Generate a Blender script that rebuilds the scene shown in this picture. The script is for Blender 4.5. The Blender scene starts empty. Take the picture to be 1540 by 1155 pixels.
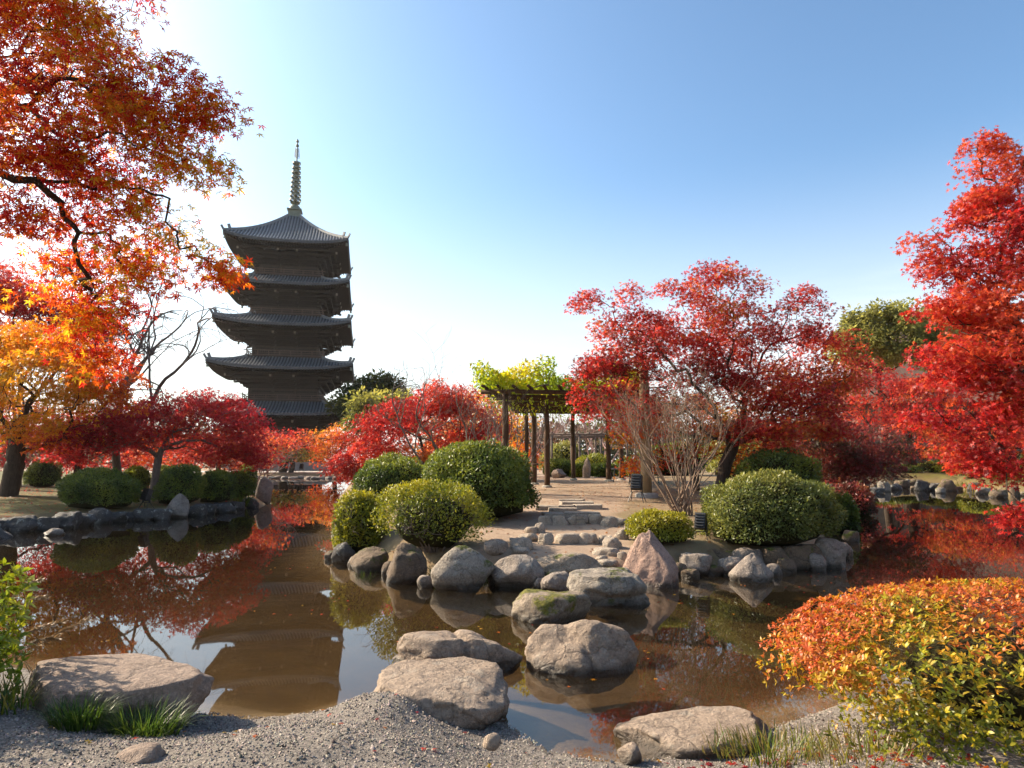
import bpy, bmesh, math, random
import numpy as np
from mathutils import Vector, Matrix
random.seed(4); RNG = np.random.default_rng(4)
R = math.radians
scene = bpy.context.scene
col = scene.collection

# ------------------------------------------------------------------ camera
CAM_H, PITCH, FOC = 2.0, R(6.5), 1000.0          # eye height over the pond, upward tilt, focal length (1540-wide frame)
cam = bpy.data.cameras.new('camera'); cam_o = bpy.data.objects.new('camera', cam); col.objects.link(cam_o)
cam_o.location = (0, 0, CAM_H); cam_o.rotation_euler = (R(90) + PITCH, 0, 0)
cam.sensor_width = 36; cam.lens = 36 * FOC / 1540; cam.clip_start = 0.05; cam.clip_end = 3000
scene.camera = cam_o

# ------------------------------------------------------------------ world and sun
SUN_AZ, SUN_EL = R(-68), R(32)                    # azimuth from +Y towards +X
w = bpy.data.worlds.new('World'); scene.world = w; w.use_nodes = True
nt = w.node_tree; nt.nodes.clear()
sky = nt.nodes.new('ShaderNodeTexSky'); sky.sky_type = 'NISHITA'; sky.sun_disc = False
sky.sun_elevation = SUN_EL; sky.sun_rotation = SUN_AZ; sky.air_density = 1.0; sky.dust_density = 2.2; sky.ozone_density = 2.0; sky.altitude = 40
bg = nt.nodes.new('ShaderNodeBackground'); bg.inputs[1].default_value = 0.10
out = nt.nodes.new('ShaderNodeOutputWorld')
tc = nt.nodes.new('ShaderNodeTexCoord'); sep = nt.nodes.new('ShaderNodeSeparateXYZ')
mp = nt.nodes.new('ShaderNodeMapping'); mp.inputs['Scale'].default_value = (1.0, 1.0, 7.0)
ns = nt.nodes.new('ShaderNodeTexNoise'); ns.inputs['Scale'].default_value = 2.6; ns.inputs['Detail'].default_value = 9; ns.inputs['Roughness'].default_value = 0.55
ramp = nt.nodes.new('ShaderNodeValToRGB'); ramp.color_ramp.elements[0].position = 0.44; ramp.color_ramp.elements[1].position = 0.66
band = nt.nodes.new('ShaderNodeValToRGB')
band.color_ramp.elements[0].position = 0.0; band.color_ramp.elements[0].color = (1, 1, 1, 1)
band.color_ramp.elements[1].position = 0.27; band.color_ramp.elements[1].color = (0, 0, 0, 1)
mul = nt.nodes.new('ShaderNodeMath'); mul.operation = 'MULTIPLY'
mul2 = nt.nodes.new('ShaderNodeMath'); mul2.operation = 'MULTIPLY'; mul2.inputs[1].default_value = 0.7
mx = nt.nodes.new('ShaderNodeMix'); mx.data_type = 'RGBA'; mx.inputs['B'].default_value = (7.8, 7.8, 7.8, 1)
L = nt.links.new
L(tc.outputs['Generated'], mp.inputs[0]); L(mp.outputs[0], ns.inputs['Vector']); L(ns.outputs[0], ramp.inputs[0])
L(tc.outputs['Generated'], sep.inputs[0]); L(sep.outputs['Z'], band.inputs[0])
L(ramp.outputs[0], mul.inputs[0]); L(band.outputs[0], mul.inputs[1]); L(mul.outputs[0], mul2.inputs[0])
veil = nt.nodes.new('ShaderNodeMix'); veil.data_type = 'RGBA'; veil.inputs['B'].default_value = (6.0, 5.8, 5.5, 1)
vr = nt.nodes.new('ShaderNodeValToRGB'); vr.color_ramp.interpolation = 'EASE'; vr.color_ramp.elements[0].position = 0.0; vr.color_ramp.elements[0].color = (0.72,) * 3 + (1,); vr.color_ramp.elements[1].position = 0.42; vr.color_ramp.elements[1].color = (0, 0, 0, 1)
gm = nt.nodes.new('ShaderNodeGamma'); gm.inputs[1].default_value = 1.18; L(sky.outputs[0], gm.inputs[0])
tn = nt.nodes.new('ShaderNodeMix'); tn.data_type = 'RGBA'; tn.blend_type = 'MULTIPLY'; tn.inputs['Factor'].default_value = 1.0; tn.inputs['B'].default_value = (0.88, 0.98, 0.94, 1); L(gm.outputs[0], tn.inputs['A'])
L(sep.outputs['Z'], vr.inputs[0]); L(vr.outputs[0], veil.inputs['Factor']); L(tn.outputs['Result'], veil.inputs['A'])
L(mul2.outputs[0], mx.inputs['Factor']); L(veil.outputs['Result'], mx.inputs['A']); L(mx.outputs['Result'], bg.inputs[0]); L(bg.outputs[0], out.inputs[0])
sun = bpy.data.lights.new('sun', 'SUN'); sun.energy = 5.0; sun.angle = R(0.5); sun.color = (1.0, 0.84, 0.63)
sun_o = bpy.data.objects.new('sun', sun); col.objects.link(sun_o)
sv = Vector((math.sin(SUN_AZ) * math.cos(SUN_EL), math.cos(SUN_AZ) * math.cos(SUN_EL), math.sin(SUN_EL)))
sun_o.rotation_euler = sv.to_track_quat('Z', 'Y').to_euler()
vs = scene.view_settings; vs.view_transform = 'Standard'; vs.look = 'None'; vs.exposure = 1.2; vs.gamma = 1.0; vs.use_curve_mapping = False
scene.render.engine = 'CYCLES'
cy = scene.cycles; cy.use_denoising = True; cy.max_bounces = 7; cy.diffuse_bounces = 3; cy.glossy_bounces = 3
cy.transmission_bounces = 5; cy.transparent_max_bounces = 8; cy.caustics_reflective = False; cy.caustics_refractive = False
cy.sample_clamp_indirect = 6.0

# ------------------------------------------------------------------ helpers
cp, sp = math.cos(PITCH), math.sin(PITCH)
def ray(px, py):
    u, v = (px - 770) / FOC, (577.5 - py) / FOC
    return Vector((u, cp - v * sp, sp + v * cp))
def W(px, py, z=0.0):                              # point of the level plane z
    d = ray(px, py); t = (z - CAM_H) / d.z; return Vector((d.x * t, d.y * t, z))
def D(px, py, y):                                  # point at distance y
    d = ray(px, py); t = y / d.y; return Vector((d.x * t, y, CAM_H + d.z * t))

_tab = RNG.random((32, 32, 32))
def vnoise(P, f=1.0, s=0):
    q = P * f + np.array([s * 7.31, s * 3.17, s * 5.91]); i = np.floor(q).astype(int); t = q - i; t = t * t * (3 - 2 * t); i &= 31; j = (i + 1) & 31
    r = 0
    for a in (0, 1):
        for b in (0, 1):
            for c in (0, 1):
                wgt = (t[:, 0] if a else 1 - t[:, 0]) * (t[:, 1] if b else 1 - t[:, 1]) * (t[:, 2] if c else 1 - t[:, 2])
                r = r + wgt * _tab[(j if a else i)[:, 0], (j if b else i)[:, 1], (j if c else i)[:, 2]]
    return r * 2 - 1
def fbm(P, f=1.0, s=0, o=4, g=0.5):
    r, a = 0, 1.0
    for k in range(o): r = r + a * vnoise(P, f, s + k); a *= g; f *= 2.03
    return r
def unit(a): return a / np.maximum(np.linalg.norm(a, axis=-1, keepdims=True), 1e-9)

def tag(o, label=None, cat=None, group=None, kind=None):
    if label: o['label'] = label
    if cat: o['category'] = cat
    if group: o['group'] = group
    if kind: o['kind'] = kind
    return o
def empty(name, loc, rz=0.0):
    o = bpy.data.objects.new(name, None); o.empty_display_size = 0.2; o.location = loc; o.rotation_euler = (0, 0, rz); col.objects.link(o); return o
def link(name, me, m=None, parent=None, loc=None, rz=0.0):
    if m is not None and not me.materials: me.materials.append(m)
    o = bpy.data.objects.new(name, me)
    if loc is not None: o.location = loc
    o.rotation_euler = (0, 0, rz)
    if parent: o.parent = parent
    col.objects.link(o); return o
def mesh_np(name, V, F, C=None, smooth=False):
    V = np.asarray(V, np.float32); F = np.asarray(F, np.int32); k = F.shape[1]
    me = bpy.data.meshes.new(name); me.vertices.add(len(V)); me.vertices.foreach_set('co', V.ravel())
    me.loops.add(F.size); me.loops.foreach_set('vertex_index', F.ravel())
    me.polygons.add(len(F)); me.polygons.foreach_set('loop_start', np.arange(0, F.size, k, dtype=np.int32))
    if smooth: me.polygons.foreach_set('use_smooth', np.ones(len(F), bool))
    if C is not None:
        a = me.attributes.new('col', 'FLOAT_COLOR', 'POINT'); c4 = np.ones((len(V), 4), np.float32); c4[:, :3] = C; a.data.foreach_set('color', c4.ravel())
    me.update(calc_edges=True); return me
class MB:                                          # collects boxes, tubes and sheets into one mesh
    def __init__(s): s.v = []; s.f = []
    def add(s, v, f):
        b = len(s.v); s.v += [tuple(p) for p in v]; s.f += [tuple(i + b for i in q) for q in f]; return s
    def box(s, c, d, M=None):
        x, y, z = d[0] / 2, d[1] / 2, d[2] / 2
        P = [Vector((a * x, b * y, e * z)) for e in (-1, 1) for a, b in ((-1, -1), (1, -1), (1, 1), (-1, 1))]
        if M is not None: P = [M @ p for p in P]
        return s.add([Vector(c) + p for p in P], [(3, 2, 1, 0), (4, 5, 6, 7), (0, 1, 5, 4), (1, 2, 6, 5), (2, 3, 7, 6), (3, 0, 4, 7)])
    def beam(s, a, b, wd, ht):                     # box from a to b
        a, b = Vector(a), Vector(b); d = (b - a); q = d.to_track_quat('X', 'Z').to_matrix()
        return s.box((a + b) / 2, (d.length, wd, ht), q)
    def tube(s, pts, rad, n=8, cap=True):
        V, F = tube_np([np.array(p) for p in pts], rad, n); s.add(V, F.tolist())
        if cap: b = len(s.v) - len(V); s.f.append(tuple(range(b + n - 1, b - 1, -1))); s.f.append(tuple(range(len(s.v) - n, len(s.v))))
        return s
    def lathe(s, prof, n=16, c=(0, 0, 0)):
        V = [(c[0] + r * math.cos(2 * math.pi * k / n), c[1] + r * math.sin(2 * math.pi * k / n), c[2] + z) for r, z in prof for k in range(n)]
        F = [(i * n + k, i * n + (k + 1) % n, (i + 1) * n + (k + 1) % n, (i + 1) * n + k) for i in range(len(prof) - 1) for k in range(n)]
        s.add(V, F); b = len(s.v) - len(V); s.f.append(tuple(range(b + n - 1, b - 1, -1))); s.f.append(tuple(range(len(s.v) - n, len(s.v)))); return s
    def mesh(s, name, m, smooth=False):
        me = bpy.data.meshes.new(name); me.from_pydata([tuple(p) for p in s.v], [], s.f)
        if smooth: me.polygons.foreach_set('use_smooth', [True] * len(me.polygons))
        me.materials.append(m); me.update(); return me
    def build(s, name, m, parent=None, loc=None, rz=0.0, smooth=False): return link(name, s.mesh(name, m, smooth), None, parent, loc, rz)
def tube_np(pts, rad, n=6):
    P = np.array(pts, float); k = len(P); rad = np.broadcast_to(np.asarray(rad, float), (k,))
    T = unit(np.gradient(P, axis=0)); up = np.array([0.13, 0.31, 0.94]); X = np.cross(T, up)
    bad = np.linalg.norm(X, axis=1) < 0.15
    X[bad] = np.cross(T[bad], np.array([1.0, 0.2, 0.1])); X = unit(X); Y = np.cross(T, X)
    a = np.arange(n) * 2 * np.pi / n
    V = P[:, None] + rad[:, None, None] * (X[:, None] * np.cos(a)[None, :, None] + Y[:, None] * np.sin(a)[None, :, None])
    i, j = np.meshgrid(np.arange(k - 1), np.arange(n), indexing='ij'); j2 = (j + 1) % n
    F = np.stack([i * n + j, (i + 1) * n + j, (i + 1) * n + j2, i * n + j2], -1).reshape(-1, 4)
    return V.reshape(-1, 3), F[:, ::-1]
def merge(parts):
    V, F, b = [], [], 0
    for v, f in parts: V.append(v); F.append(np.asarray(f) + b); b += len(v)
    return np.concatenate(V), np.concatenate(F)

# ------------------------------------------------------------------ materials
class NT:
    def __init__(s, name):
        s.m = bpy.data.materials.new(name); s.m.use_nodes = True; s.t = s.m.node_tree; s.b = s.t.nodes['Principled BSDF']; s.o = s.t.nodes['Material Output']
    def n(s, typ, **kw):
        x = s.t.nodes.new('ShaderNode' + typ)
        for k, v in kw.items():
            if k.startswith('i_'): x.inputs[k[2:].replace('_', ' ')].default_value = v
            else: setattr(x, k, v)
        return x
    def l(s, a, b): s.t.links.new(a, b)
    def noise(s, scale, detail=6, rough=0.55, vec=None, dist=0.0):
        x = s.n('TexNoise', i_Scale=scale, i_Detail=detail, i_Roughness=rough, i_Distortion=dist); s.l(vec if vec is not None else s.vec(), x.inputs['Vector']); return x.outputs[0]
    def vec(s):
        if not hasattr(s, '_v'): s._v = s.n('TexCoord').outputs['Object']
        return s._v
    def pos(s):
        if not hasattr(s, '_g'): s._g = s.n('NewGeometry')
        return s._g
    def ramp(s, fac, stops):
        r = s.n('ValToRGB'); e = r.color_ramp.elements
        while len(e) < len(stops): e.new(0.5)
        for k, (p, c) in enumerate(stops): e[k].position = p; e[k].color = (*c, 1) if len(c) == 3 else c
        s.l(fac, r.inputs[0]); return r.outputs[0]
    def gramp(s, fac, a, b): return s.ramp(fac, [(a, (0, 0, 0)), (b, (1, 1, 1))])
    def mix(s, fac, a, b, mode='MIX'):
        x = s.n('Mix', data_type='RGBA', blend_type=mode)
        for v, k in ((fac, 'Factor'), (a, 'A'), (b, 'B')):
            if hasattr(v, 'is_linked'): s.l(v, x.inputs[k])
            elif k == 'Factor': x.inputs[k].default_value = v
            else: x.inputs[k].default_value = (*v, 1)
        return x.outputs['Result']
    def math(s, op, a, b=None):
        x = s.n('Math', operation=op)
        for k, v in enumerate((a, b)):
            if v is None: continue
            if hasattr(v, 'is_linked'): s.l(v, x.inputs[k])
            else: x.inputs[k].default_value = v
        return x.outputs[0]
    def bump(s, h, strength=0.4, dist=0.02, nrm=None):
        x = s.n('Bump', i_Strength=strength, i_Distance=dist); s.l(h, x.inputs['Height'])
        if nrm is not None: s.l(nrm, x.inputs['Normal'])
        return x.outputs[0]
    def done(s, colr, rough=0.8, nrm=None, spec=0.4):
        if hasattr(colr, 'is_linked'): s.l(colr, s.b.inputs['Base Color'])
        else: s.b.inputs['Base Color'].default_value = (*colr, 1)
        if hasattr(rough, 'is_linked'): s.l(rough, s.b.inputs['Roughness'])
        else: s.b.inputs['Roughness'].default_value = rough
        s.b.inputs['Specular IOR Level'].default_value = spec
        if nrm is not None: s.l(nrm, s.b.inputs['Normal'])
        return s.m
def plain(name, a, b, scale=6, rough=0.8, bump=0.3, dist=0.01, spec=0.35, stretch=None):
    t = NT(name); v = t.vec()
    if stretch: mpn = t.n('Mapping'); mpn.inputs['Scale'].default_value = stretch; t.l(v, mpn.inputs[0]); v = mpn.outputs[0]
    f = t.noise(scale, 8, 0.6, v); h = t.noise(scale * 5, 6, 0.6, v)
    return t.done(t.mix(t.gramp(f, 0.3, 0.72), a, b), rough, t.bump(h, bump, dist), spec)
def rock_mat(name, a, b, dark, moss=0.0, wet=True, scale=1.0, lichen=0.0, mosscol=(0.09, 0.10, 0.012)):
    t = NT(name); v = t.pos().outputs['Position']
    big = t.noise(1.7 * scale, 6, 0.6, v, 0.6); fine = t.noise(38 * scale, 8, 0.7, v); mid = t.noise(9 * scale, 8, 0.65, v, 0.4)
    c = t.mix(t.gramp(big, 0.36, 0.64), a, b); c = t.mix(t.gramp(mid, 0.52, 0.72), c, dark)
    c = t.mix(t.math('MULTIPLY', t.gramp(fine, 0.48, 0.70), 0.7), c, tuple(min(1, 1.55 * x) for x in a)); c = t.mix(t.math('MULTIPLY', t.gramp(t.noise(55 * scale, 5, 0.7, v), 0.56, 0.68), 0.75), c, tuple(0.35 * x for x in dark))
    if lichen: c = t.mix(t.math('MULTIPLY', t.gramp(t.noise(5 * scale, 7, 0.7, v), 0.56, 0.62), lichen), c, (0.34, 0.34, 0.30))
    rough = 0.85; z = t.n('SeparateXYZ'); t.l(v, z.inputs[0])
    if moss:
        nz = t.n('SeparateXYZ'); t.l(t.pos().outputs['Normal'], nz.inputs[0])
        k = t.math('ADD', t.noise(3.2 * scale, 6, 0.65, v), t.math('MULTIPLY', nz.outputs['Z'], 0.08)); lo = 0.78 - 0.3 * moss
        mk = t.gramp(k, lo, lo + 0.07); c = t.mix(mk, c, t.mix(t.gramp(t.noise(30, 4, 0.6, v), 0.35, 0.65), mosscol, (0.05, 0.055, 0.008)))
    if wet:
        wl = t.math('ADD', z.outputs['Z'], t.math('MULTIPLY', t.noise(4, 4, 0.5, v), -0.10)); wk = t.ramp(wl, [(0.0, (1, 1, 1)), (0.07, (0, 0, 0))])
        c = t.mix(t.math('MULTIPLY', wk, 0.75), c, (0.018, 0.014, 0.010)); rough = t.math('SUBTRACT', 0.85, t.math('MULTIPLY', wk, 0.5))
    vo = t.n('TexVoronoi', feature='DISTANCE_TO_EDGE', i_Scale=2.1 * scale); wv = t.n('Mix', data_type='VECTOR'); wv.inputs['Factor'].default_value = 0.35
    t.l(v, wv.inputs['A']); nn = t.n('TexNoise', i_Scale=3.0, i_Detail=5); t.l(v, nn.inputs['Vector']); t.l(nn.outputs['Color'], wv.inputs['B']); t.l(wv.outputs['Result'], vo.inputs['Vector'])
    crack = t.gramp(vo.outputs['Distance'], 0.0, 0.03)
    h = t.math('ADD', t.math('MULTIPLY', mid, 1.0), t.math('MULTIPLY', fine, 0.3)); n1 = t.bump(h, 1.0, 0.06); n2 = t.bump(crack, 0.5, 0.02, n1); c = t.mix(t.math('MULTIPLY', t.math('SUBTRACT', 1.0, t.gramp(vo.outputs['Distance'], 0.0, 0.015)), 0.45), c, tuple(0.4 * x for x in dark))
    return t.done(c, rough, n2, 0.35)
def leaf_mat(name, transl=0.5, rough=0.45, gain=1.5, spec=0.35):
    t = NT(name); a = t.n('Attribute', attribute_name='col')
    br = t.n('TexNoise', i_Scale=55.0, i_Detail=3.0); t.l(t.pos().outputs['Position'], br.inputs['Vector'])
    c = t.mix(t.gramp(br.outputs[0], 0.3, 0.75), a.outputs['Color'], t.mix(1.0, a.outputs['Color'], (0.72, 0.68, 0.6), 'MULTIPLY'))
    t.done(c, rough, None, spec)
    tr = t.n('BsdfTranslucent'); t.l(t.mix(1.0, c, (gain, gain * 0.95, gain * 0.8), 'MULTIPLY'), tr.inputs[0])
    ms = t.n('MixShader'); ms.inputs[0].default_value = transl; t.l(t.b.outputs[0], ms.inputs[1]); t.l(tr.outputs[0], ms.inputs[2]); t.l(ms.outputs[0], t.o.inputs[0]); return t.m

M = {}
M['maple_leaf'] = leaf_mat('maple_leaf', 0.56, 0.45, 1.55)
M['backlit_leaf'] = leaf_mat('backlit_leaf', 0.6, 0.5, 1.7, 0.2)
M['shrub_leaf'] = leaf_mat('shrub_leaf', 0.35, 0.42, 1.5, 0.4)
M['core'] = plain('dark_fill', (0.020, 0.022, 0.008), (0.035, 0.028, 0.012), 9, 0.95, 0.9, 0.05, 0.1)  # near-black fill: shade of the shrub interior put into the colour
M['bark'] = plain('bark', (0.035, 0.024, 0.017), (0.085, 0.062, 0.045), 7, 0.9, 0.8, 0.03, 0.2, (3, 3, 0.7))
M['bark_pale'] = plain('bark_pale', (0.15, 0.10, 0.07), (0.27, 0.185, 0.13), 7, 0.85, 0.5, 0.02, 0.25, (3, 3, 0.7))
M['bark_grey'] = plain('bark_grey', (0.085, 0.065, 0.055), (0.17, 0.135, 0.115), 7, 0.85, 0.5, 0.02, 0.25, (3, 3, 0.7))
M['twig_pink'] = plain('twig_pink', (0.22, 0.12, 0.11), (0.32, 0.20, 0.17), 7, 0.85, 0.3, 0.02, 0.25)
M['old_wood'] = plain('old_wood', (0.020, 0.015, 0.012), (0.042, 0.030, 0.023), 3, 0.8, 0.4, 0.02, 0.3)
M['old_wood_lit'] = plain('lit_old_wood', (0.05, 0.036, 0.028), (0.075, 0.053, 0.040), 3, 0.8, 0.4, 0.02, 0.3)  # lighter copy of old_wood, its lit look put into the colour
M['rail_wood'] = plain('rail_wood', (0.11, 0.070, 0.052), (0.16, 0.105, 0.078), 3, 0.8, 0.4, 0.02, 0.3)
M['tail_wood'] = plain('tail_wood', (0.17, 0.145, 0.12), (0.24, 0.205, 0.17), 3, 0.8, 0.3, 0.02, 0.3)
M['plaster'] = plain('grey_plaster', (0.10, 0.085, 0.07), (0.15, 0.125, 0.10), 2, 0.9, 0.2, 0.01, 0.2)
M['tile'] = plain('roof_tile', (0.10, 0.105, 0.112), (0.18, 0.185, 0.195), 2.5, 0.42, 0.4, 0.01, 0.5)
M['tile_pan'] = plain('pan_tile', (0.04, 0.042, 0.046), (0.075, 0.078, 0.082), 2.5, 0.6, 0.4, 0.01, 0.4)
M['bronze'] = plain('weathered_bronze', (0.10, 0.115, 0.085), (0.17, 0.19, 0.14), 2, 0.55, 0.3, 0.01, 0.5)
M['stone_base'] = plain('stone_base', (0.26, 0.24, 0.21), (0.36, 0.33, 0.29), 2, 0.9, 0.4, 0.02, 0.3)
M['log'] = plain('pergola_log', (0.050, 0.028, 0.016), (0.105, 0.058, 0.032), 4, 0.85, 0.6, 0.02, 0.25, (3, 3, 0.5))
M['log_pale'] = plain('pale_post', (0.20, 0.135, 0.065), (0.27, 0.185, 0.10), 4, 0.85, 0.4, 0.02, 0.25, (3, 3, 0.5))
M['black_metal'] = plain('black_metal', (0.012, 0.012, 0.014), (0.022, 0.022, 0.025), 8, 0.5, 0.1, 0.004, 0.5)
M['glass_dark'] = plain('lamp_glass', (0.03, 0.033, 0.04), (0.05, 0.053, 0.06), 5, 0.12, 0.02, 0.002, 0.6)
M['white_paint'] = plain('white_paint', (0.62, 0.61, 0.58), (0.74, 0.73, 0.70), 4, 0.7, 0.15, 0.005, 0.4)
M['grey_table'] = plain('grey_table', (0.16, 0.16, 0.165), (0.22, 0.22, 0.22), 5, 0.5, 0.1, 0.005, 0.4)
M['rock_tan'] = rock_mat('rock_tan', (0.29, 0.22, 0.165), (0.225, 0.165, 0.12), (0.12, 0.085, 0.062), lichen=0.2)
M['rock_tan_moss'] = rock_mat('rock_tan_moss', (0.31, 0.245, 0.185), (0.235, 0.18, 0.13), (0.13, 0.10, 0.075), moss=0.42)
M['rock_grey'] = rock_mat('rock_grey', (0.25, 0.205, 0.17), (0.18, 0.145, 0.12), (0.095, 0.074, 0.06), lichen=0.25)
M['rock_grey_moss'] = rock_mat('rock_grey_moss', (0.25, 0.21, 0.17), (0.175, 0.145, 0.115), (0.09, 0.072, 0.055), moss=0.62, lichen=0.3)
M['rock_brown_moss'] = rock_mat('rock_brown_moss', (0.145, 0.10, 0.065), (0.095, 0.066, 0.045), (0.05, 0.036, 0.026), moss=0.62)
M['rock_pink'] = rock_mat('rock_pink', (0.33, 0.215, 0.165), (0.25, 0.155, 0.12), (0.14, 0.085, 0.07))
M['rock_red_moss'] = rock_mat('rock_mossy_stepping', (0.24, 0.19, 0.14), (0.16, 0.115, 0.08), (0.085, 0.06, 0.045), moss=0.78, mosscol=(0.16, 0.14, 0.015))
M['rock_slab'] = rock_mat('rock_slab', (0.27, 0.20, 0.155), (0.21, 0.15, 0.115), (0.125, 0.085, 0.065), wet=False)
M['rock_dark'] = rock_mat('rock_dark', (0.085, 0.075, 0.068), (0.055, 0.048, 0.044), (0.035, 0.03, 0.028), moss=0.3, lichen=0.7)
M['step_stone'] = rock_mat('step_stone', (0.36, 0.295, 0.23), (0.28, 0.225, 0.175), (0.16, 0.125, 0.10), wet=False)

# ------------------------------------------------------------------ terrain
def poly(*pts): return np.array(pts, float)
FORE = poly((-60, -60), (60, -60), (60, 30), (29, 35), (20.5, 24), (13, 15.2), (8.2, 9.4), (5.2, 7.0), (3.2, 6.0), (2.0, 5.25), (1.3, 4.75), (0.7, 4.62), (0.25, 4.80), (-0.02, 5.25), (-0.25, 5.75), (-0.8, 5.95), (-1.2, 5.75), (-1.55, 5.5), (-1.95, 5.38), (-2.5, 5.5), (-3.6, 6.0), (-4.6, 6.6), (-9, 8.5), (-18, 13), (-60, 22))
LEFT = poly((-120, 14), (-24, 16.5), (-17, 18.2), (-14.9, 19.8), (-13.6, 22.3), (-12.4, 22.9), (-11.8, 24.1), (-11.2, 26.6), (-10.9, 29.3), (-11.6, 31.5), (-15, 36), (-22, 52), (-31, 70), (-60, 90), (-160, 90))
ISLE = poly((-4.1, 15.9), (-3.55, 14.5), (-2.6, 12.9), (-1.5, 11.9), (-0.1, 11.5), (0.75, 10.9), (1.9, 10.8), (2.6, 11.6), (3.7, 12.2), (4.7, 12.7), (6.1, 13.6), (7.0, 15.2), (8.2, 18), (10.2, 22), (14.5, 28), (18, 37), (26, 50), (34, 54), (60, 40), (160, 60), (160, 300), (-20, 140), (-14, 80), (-13.0, 55), (-9.5, 38), (-7.0, 28), (-5.2, 20))
FAR = poly((-200, 84), (-34, 76), (-24, 75.5), (-13, 72), (0, 72), (200, 72), (600, 900), (-600, 900))
RIGHT = poly((29, 37), (30, 43.5), (33, 51.0), (29, 55), (60, 70), (160, 60), (160, 20), (40, 26))
def sdist(px, py, P):                               # signed distance, positive inside
    n = len(P); best = np.full(px.shape, 1e18); ins = np.zeros(px.shape, bool)
    for k in range(n):
        a, b = P[k], P[(k + 1) % n]; e = b - a; wx, wy = px - a[0], py - a[1]
        t = np.clip((wx * e[0] + wy * e[1]) / (e @ e), 0, 1); dx, dy = wx - t * e[0], wy - t * e[1]; best = np.minimum(best, dx * dx + dy * dy)
        c = ((a[1] <= py) & (b[1] > py)) | ((b[1] <= py) & (a[1] > py))
        with np.errstate(divide='ignore', invalid='ignore'): ins ^= c & (px < a[0] + (py - a[1]) * e[0] / (e[1] if e[1] else 1e-9))
    d = np.sqrt(best); return np.where(ins, d, -d)
def sstep(x, a, b): t = np.clip((x - a) / (b - a), 0, 1); return t * t * (3 - 2 * t)
def height(x, y, full=False):
    x = np.atleast_1d(np.asarray(x, float)); y = np.atleast_1d(np.asarray(y, float)); P = np.stack([x, y, 0 * x], -1)
    dF, dL, dI, dA, dR = (sdist(x, y, q) for q in (FORE, LEFT, ISLE, FAR, RIGHT))
    und = fbm(P, 0.8, 3, 3); fine = fbm(P, 3.0, 9, 3)
    hF = np.where(dF > 0, 0.03 + 0.34 * sstep(dF, 0.0, 1.5) + 0.05 * sstep(dF, 1, 5), 0) + sstep(dF, 0.0, 0.5) * (0.035 * und + 0.022 * fine) + np.where(dF > 0, 0.15 * np.exp(-((x + 1.02) ** 2 / 0.20 + (y - 5.25) ** 2 / 0.16)) * sstep(dF, 0, 0.35), 0)
    top = np.interp(y, [9, 11, 13, 15.5, 18, 24, 32, 60, 90, 140, 400], [0.16, 0.30, 0.48, 0.62, 0.76, 1.0, 1.1, 0.9, 0.7, 0.6, 0.6])
    hI = np.where(dI > 0, 0.06 + (top - 0.06) * sstep(dI, 0.0, 0.6), 0) + sstep(dI, 0.3, 1.5) * (0.02 * und + 0.008 * fine)
    hL = np.where(dL > 0, 0.08 + 0.26 * sstep(dL, 0, 0.5) + 0.30 * sstep(dL, 0.5, 7), 0) + sstep(dL, 0.5, 2) * 0.05 * und
    hA = np.where(dA > 0, 0.05 + 0.45 * sstep(dA, 0, 1.5), 0)
    hR = np.where(dR > 0, 0.05 + 0.75 * sstep(dR, 0, 0.8) + 0.5 * sstep(dR, 1, 8), 0)
    dm = np.max([dF, dL, dI, dA, dR], axis=0)
    bed = -0.06 - 0.34 * sstep(-dm, 0, 1.6) + 0.035 * und * sstep(-dm, 0.2, 1.0) + 0.012 * fine
    h = np.where(dm > 0, np.max([hF, hL, hI, hA, hR], axis=0), bed)
    return (h, dF, dL, dI, dA, dR, dm) if full else h
def gz(x, y): return float(height(x, y)[0])
def G(px, py):                                      # where the sight line through a pixel meets the ground
    d = ray(px, py); ts = np.concatenate([np.arange(2.5, 40, 0.05), np.arange(40, 200, 0.5)]) / d.y
    h = height(d.x * ts, d.y * ts); zz = CAM_H + d.z * ts; k = np.argmax(zz <= np.maximum(h, 0))
    if not (zz <= np.maximum(h, 0)).any(): k = len(ts) - 1
    return Vector((d.x * ts[k], d.y * ts[k], max(float(h[k]), 0.0)))

xs = np.concatenate([[-900, -600, -400, -280, -200, -150, -120, -100, -85, -72], np.arange(-62, -20, 1.6), np.arange(-20, -6, 0.3), np.arange(-6, 8, 0.09), np.arange(8, 22, 0.35), np.arange(22, 64, 1.6), [72, 85, 100, 120, 150, 200, 280, 400, 600, 900]])
ys = np.concatenate([[-300, -120, -60, -30, -16, -8, -3, 0, 1.5], np.arange(2.4, 6.6, 0.06), np.arange(6.6, 16, 0.13), np.arange(16, 34, 0.3), np.arange(34, 90, 1.2), [94, 100, 108, 118, 130, 145, 170, 200, 260, 350, 500, 800]])
X, Yg = np.meshgrid(xs, ys); h, dF, dL, dI, dA, dR, dm = height(X.ravel(), Yg.ravel(), True)
V = np.stack([X.ravel(), Yg.ravel(), h], -1); nx, ny = len(xs), len(ys)
i, j = np.meshgrid(np.arange(ny - 1), np.arange(nx - 1), indexing='ij'); Fq = np.stack([i * nx + j, i * nx + j + 1, (i + 1) * nx + j + 1, (i + 1) * nx + j], -1).reshape(-1, 4)
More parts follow.
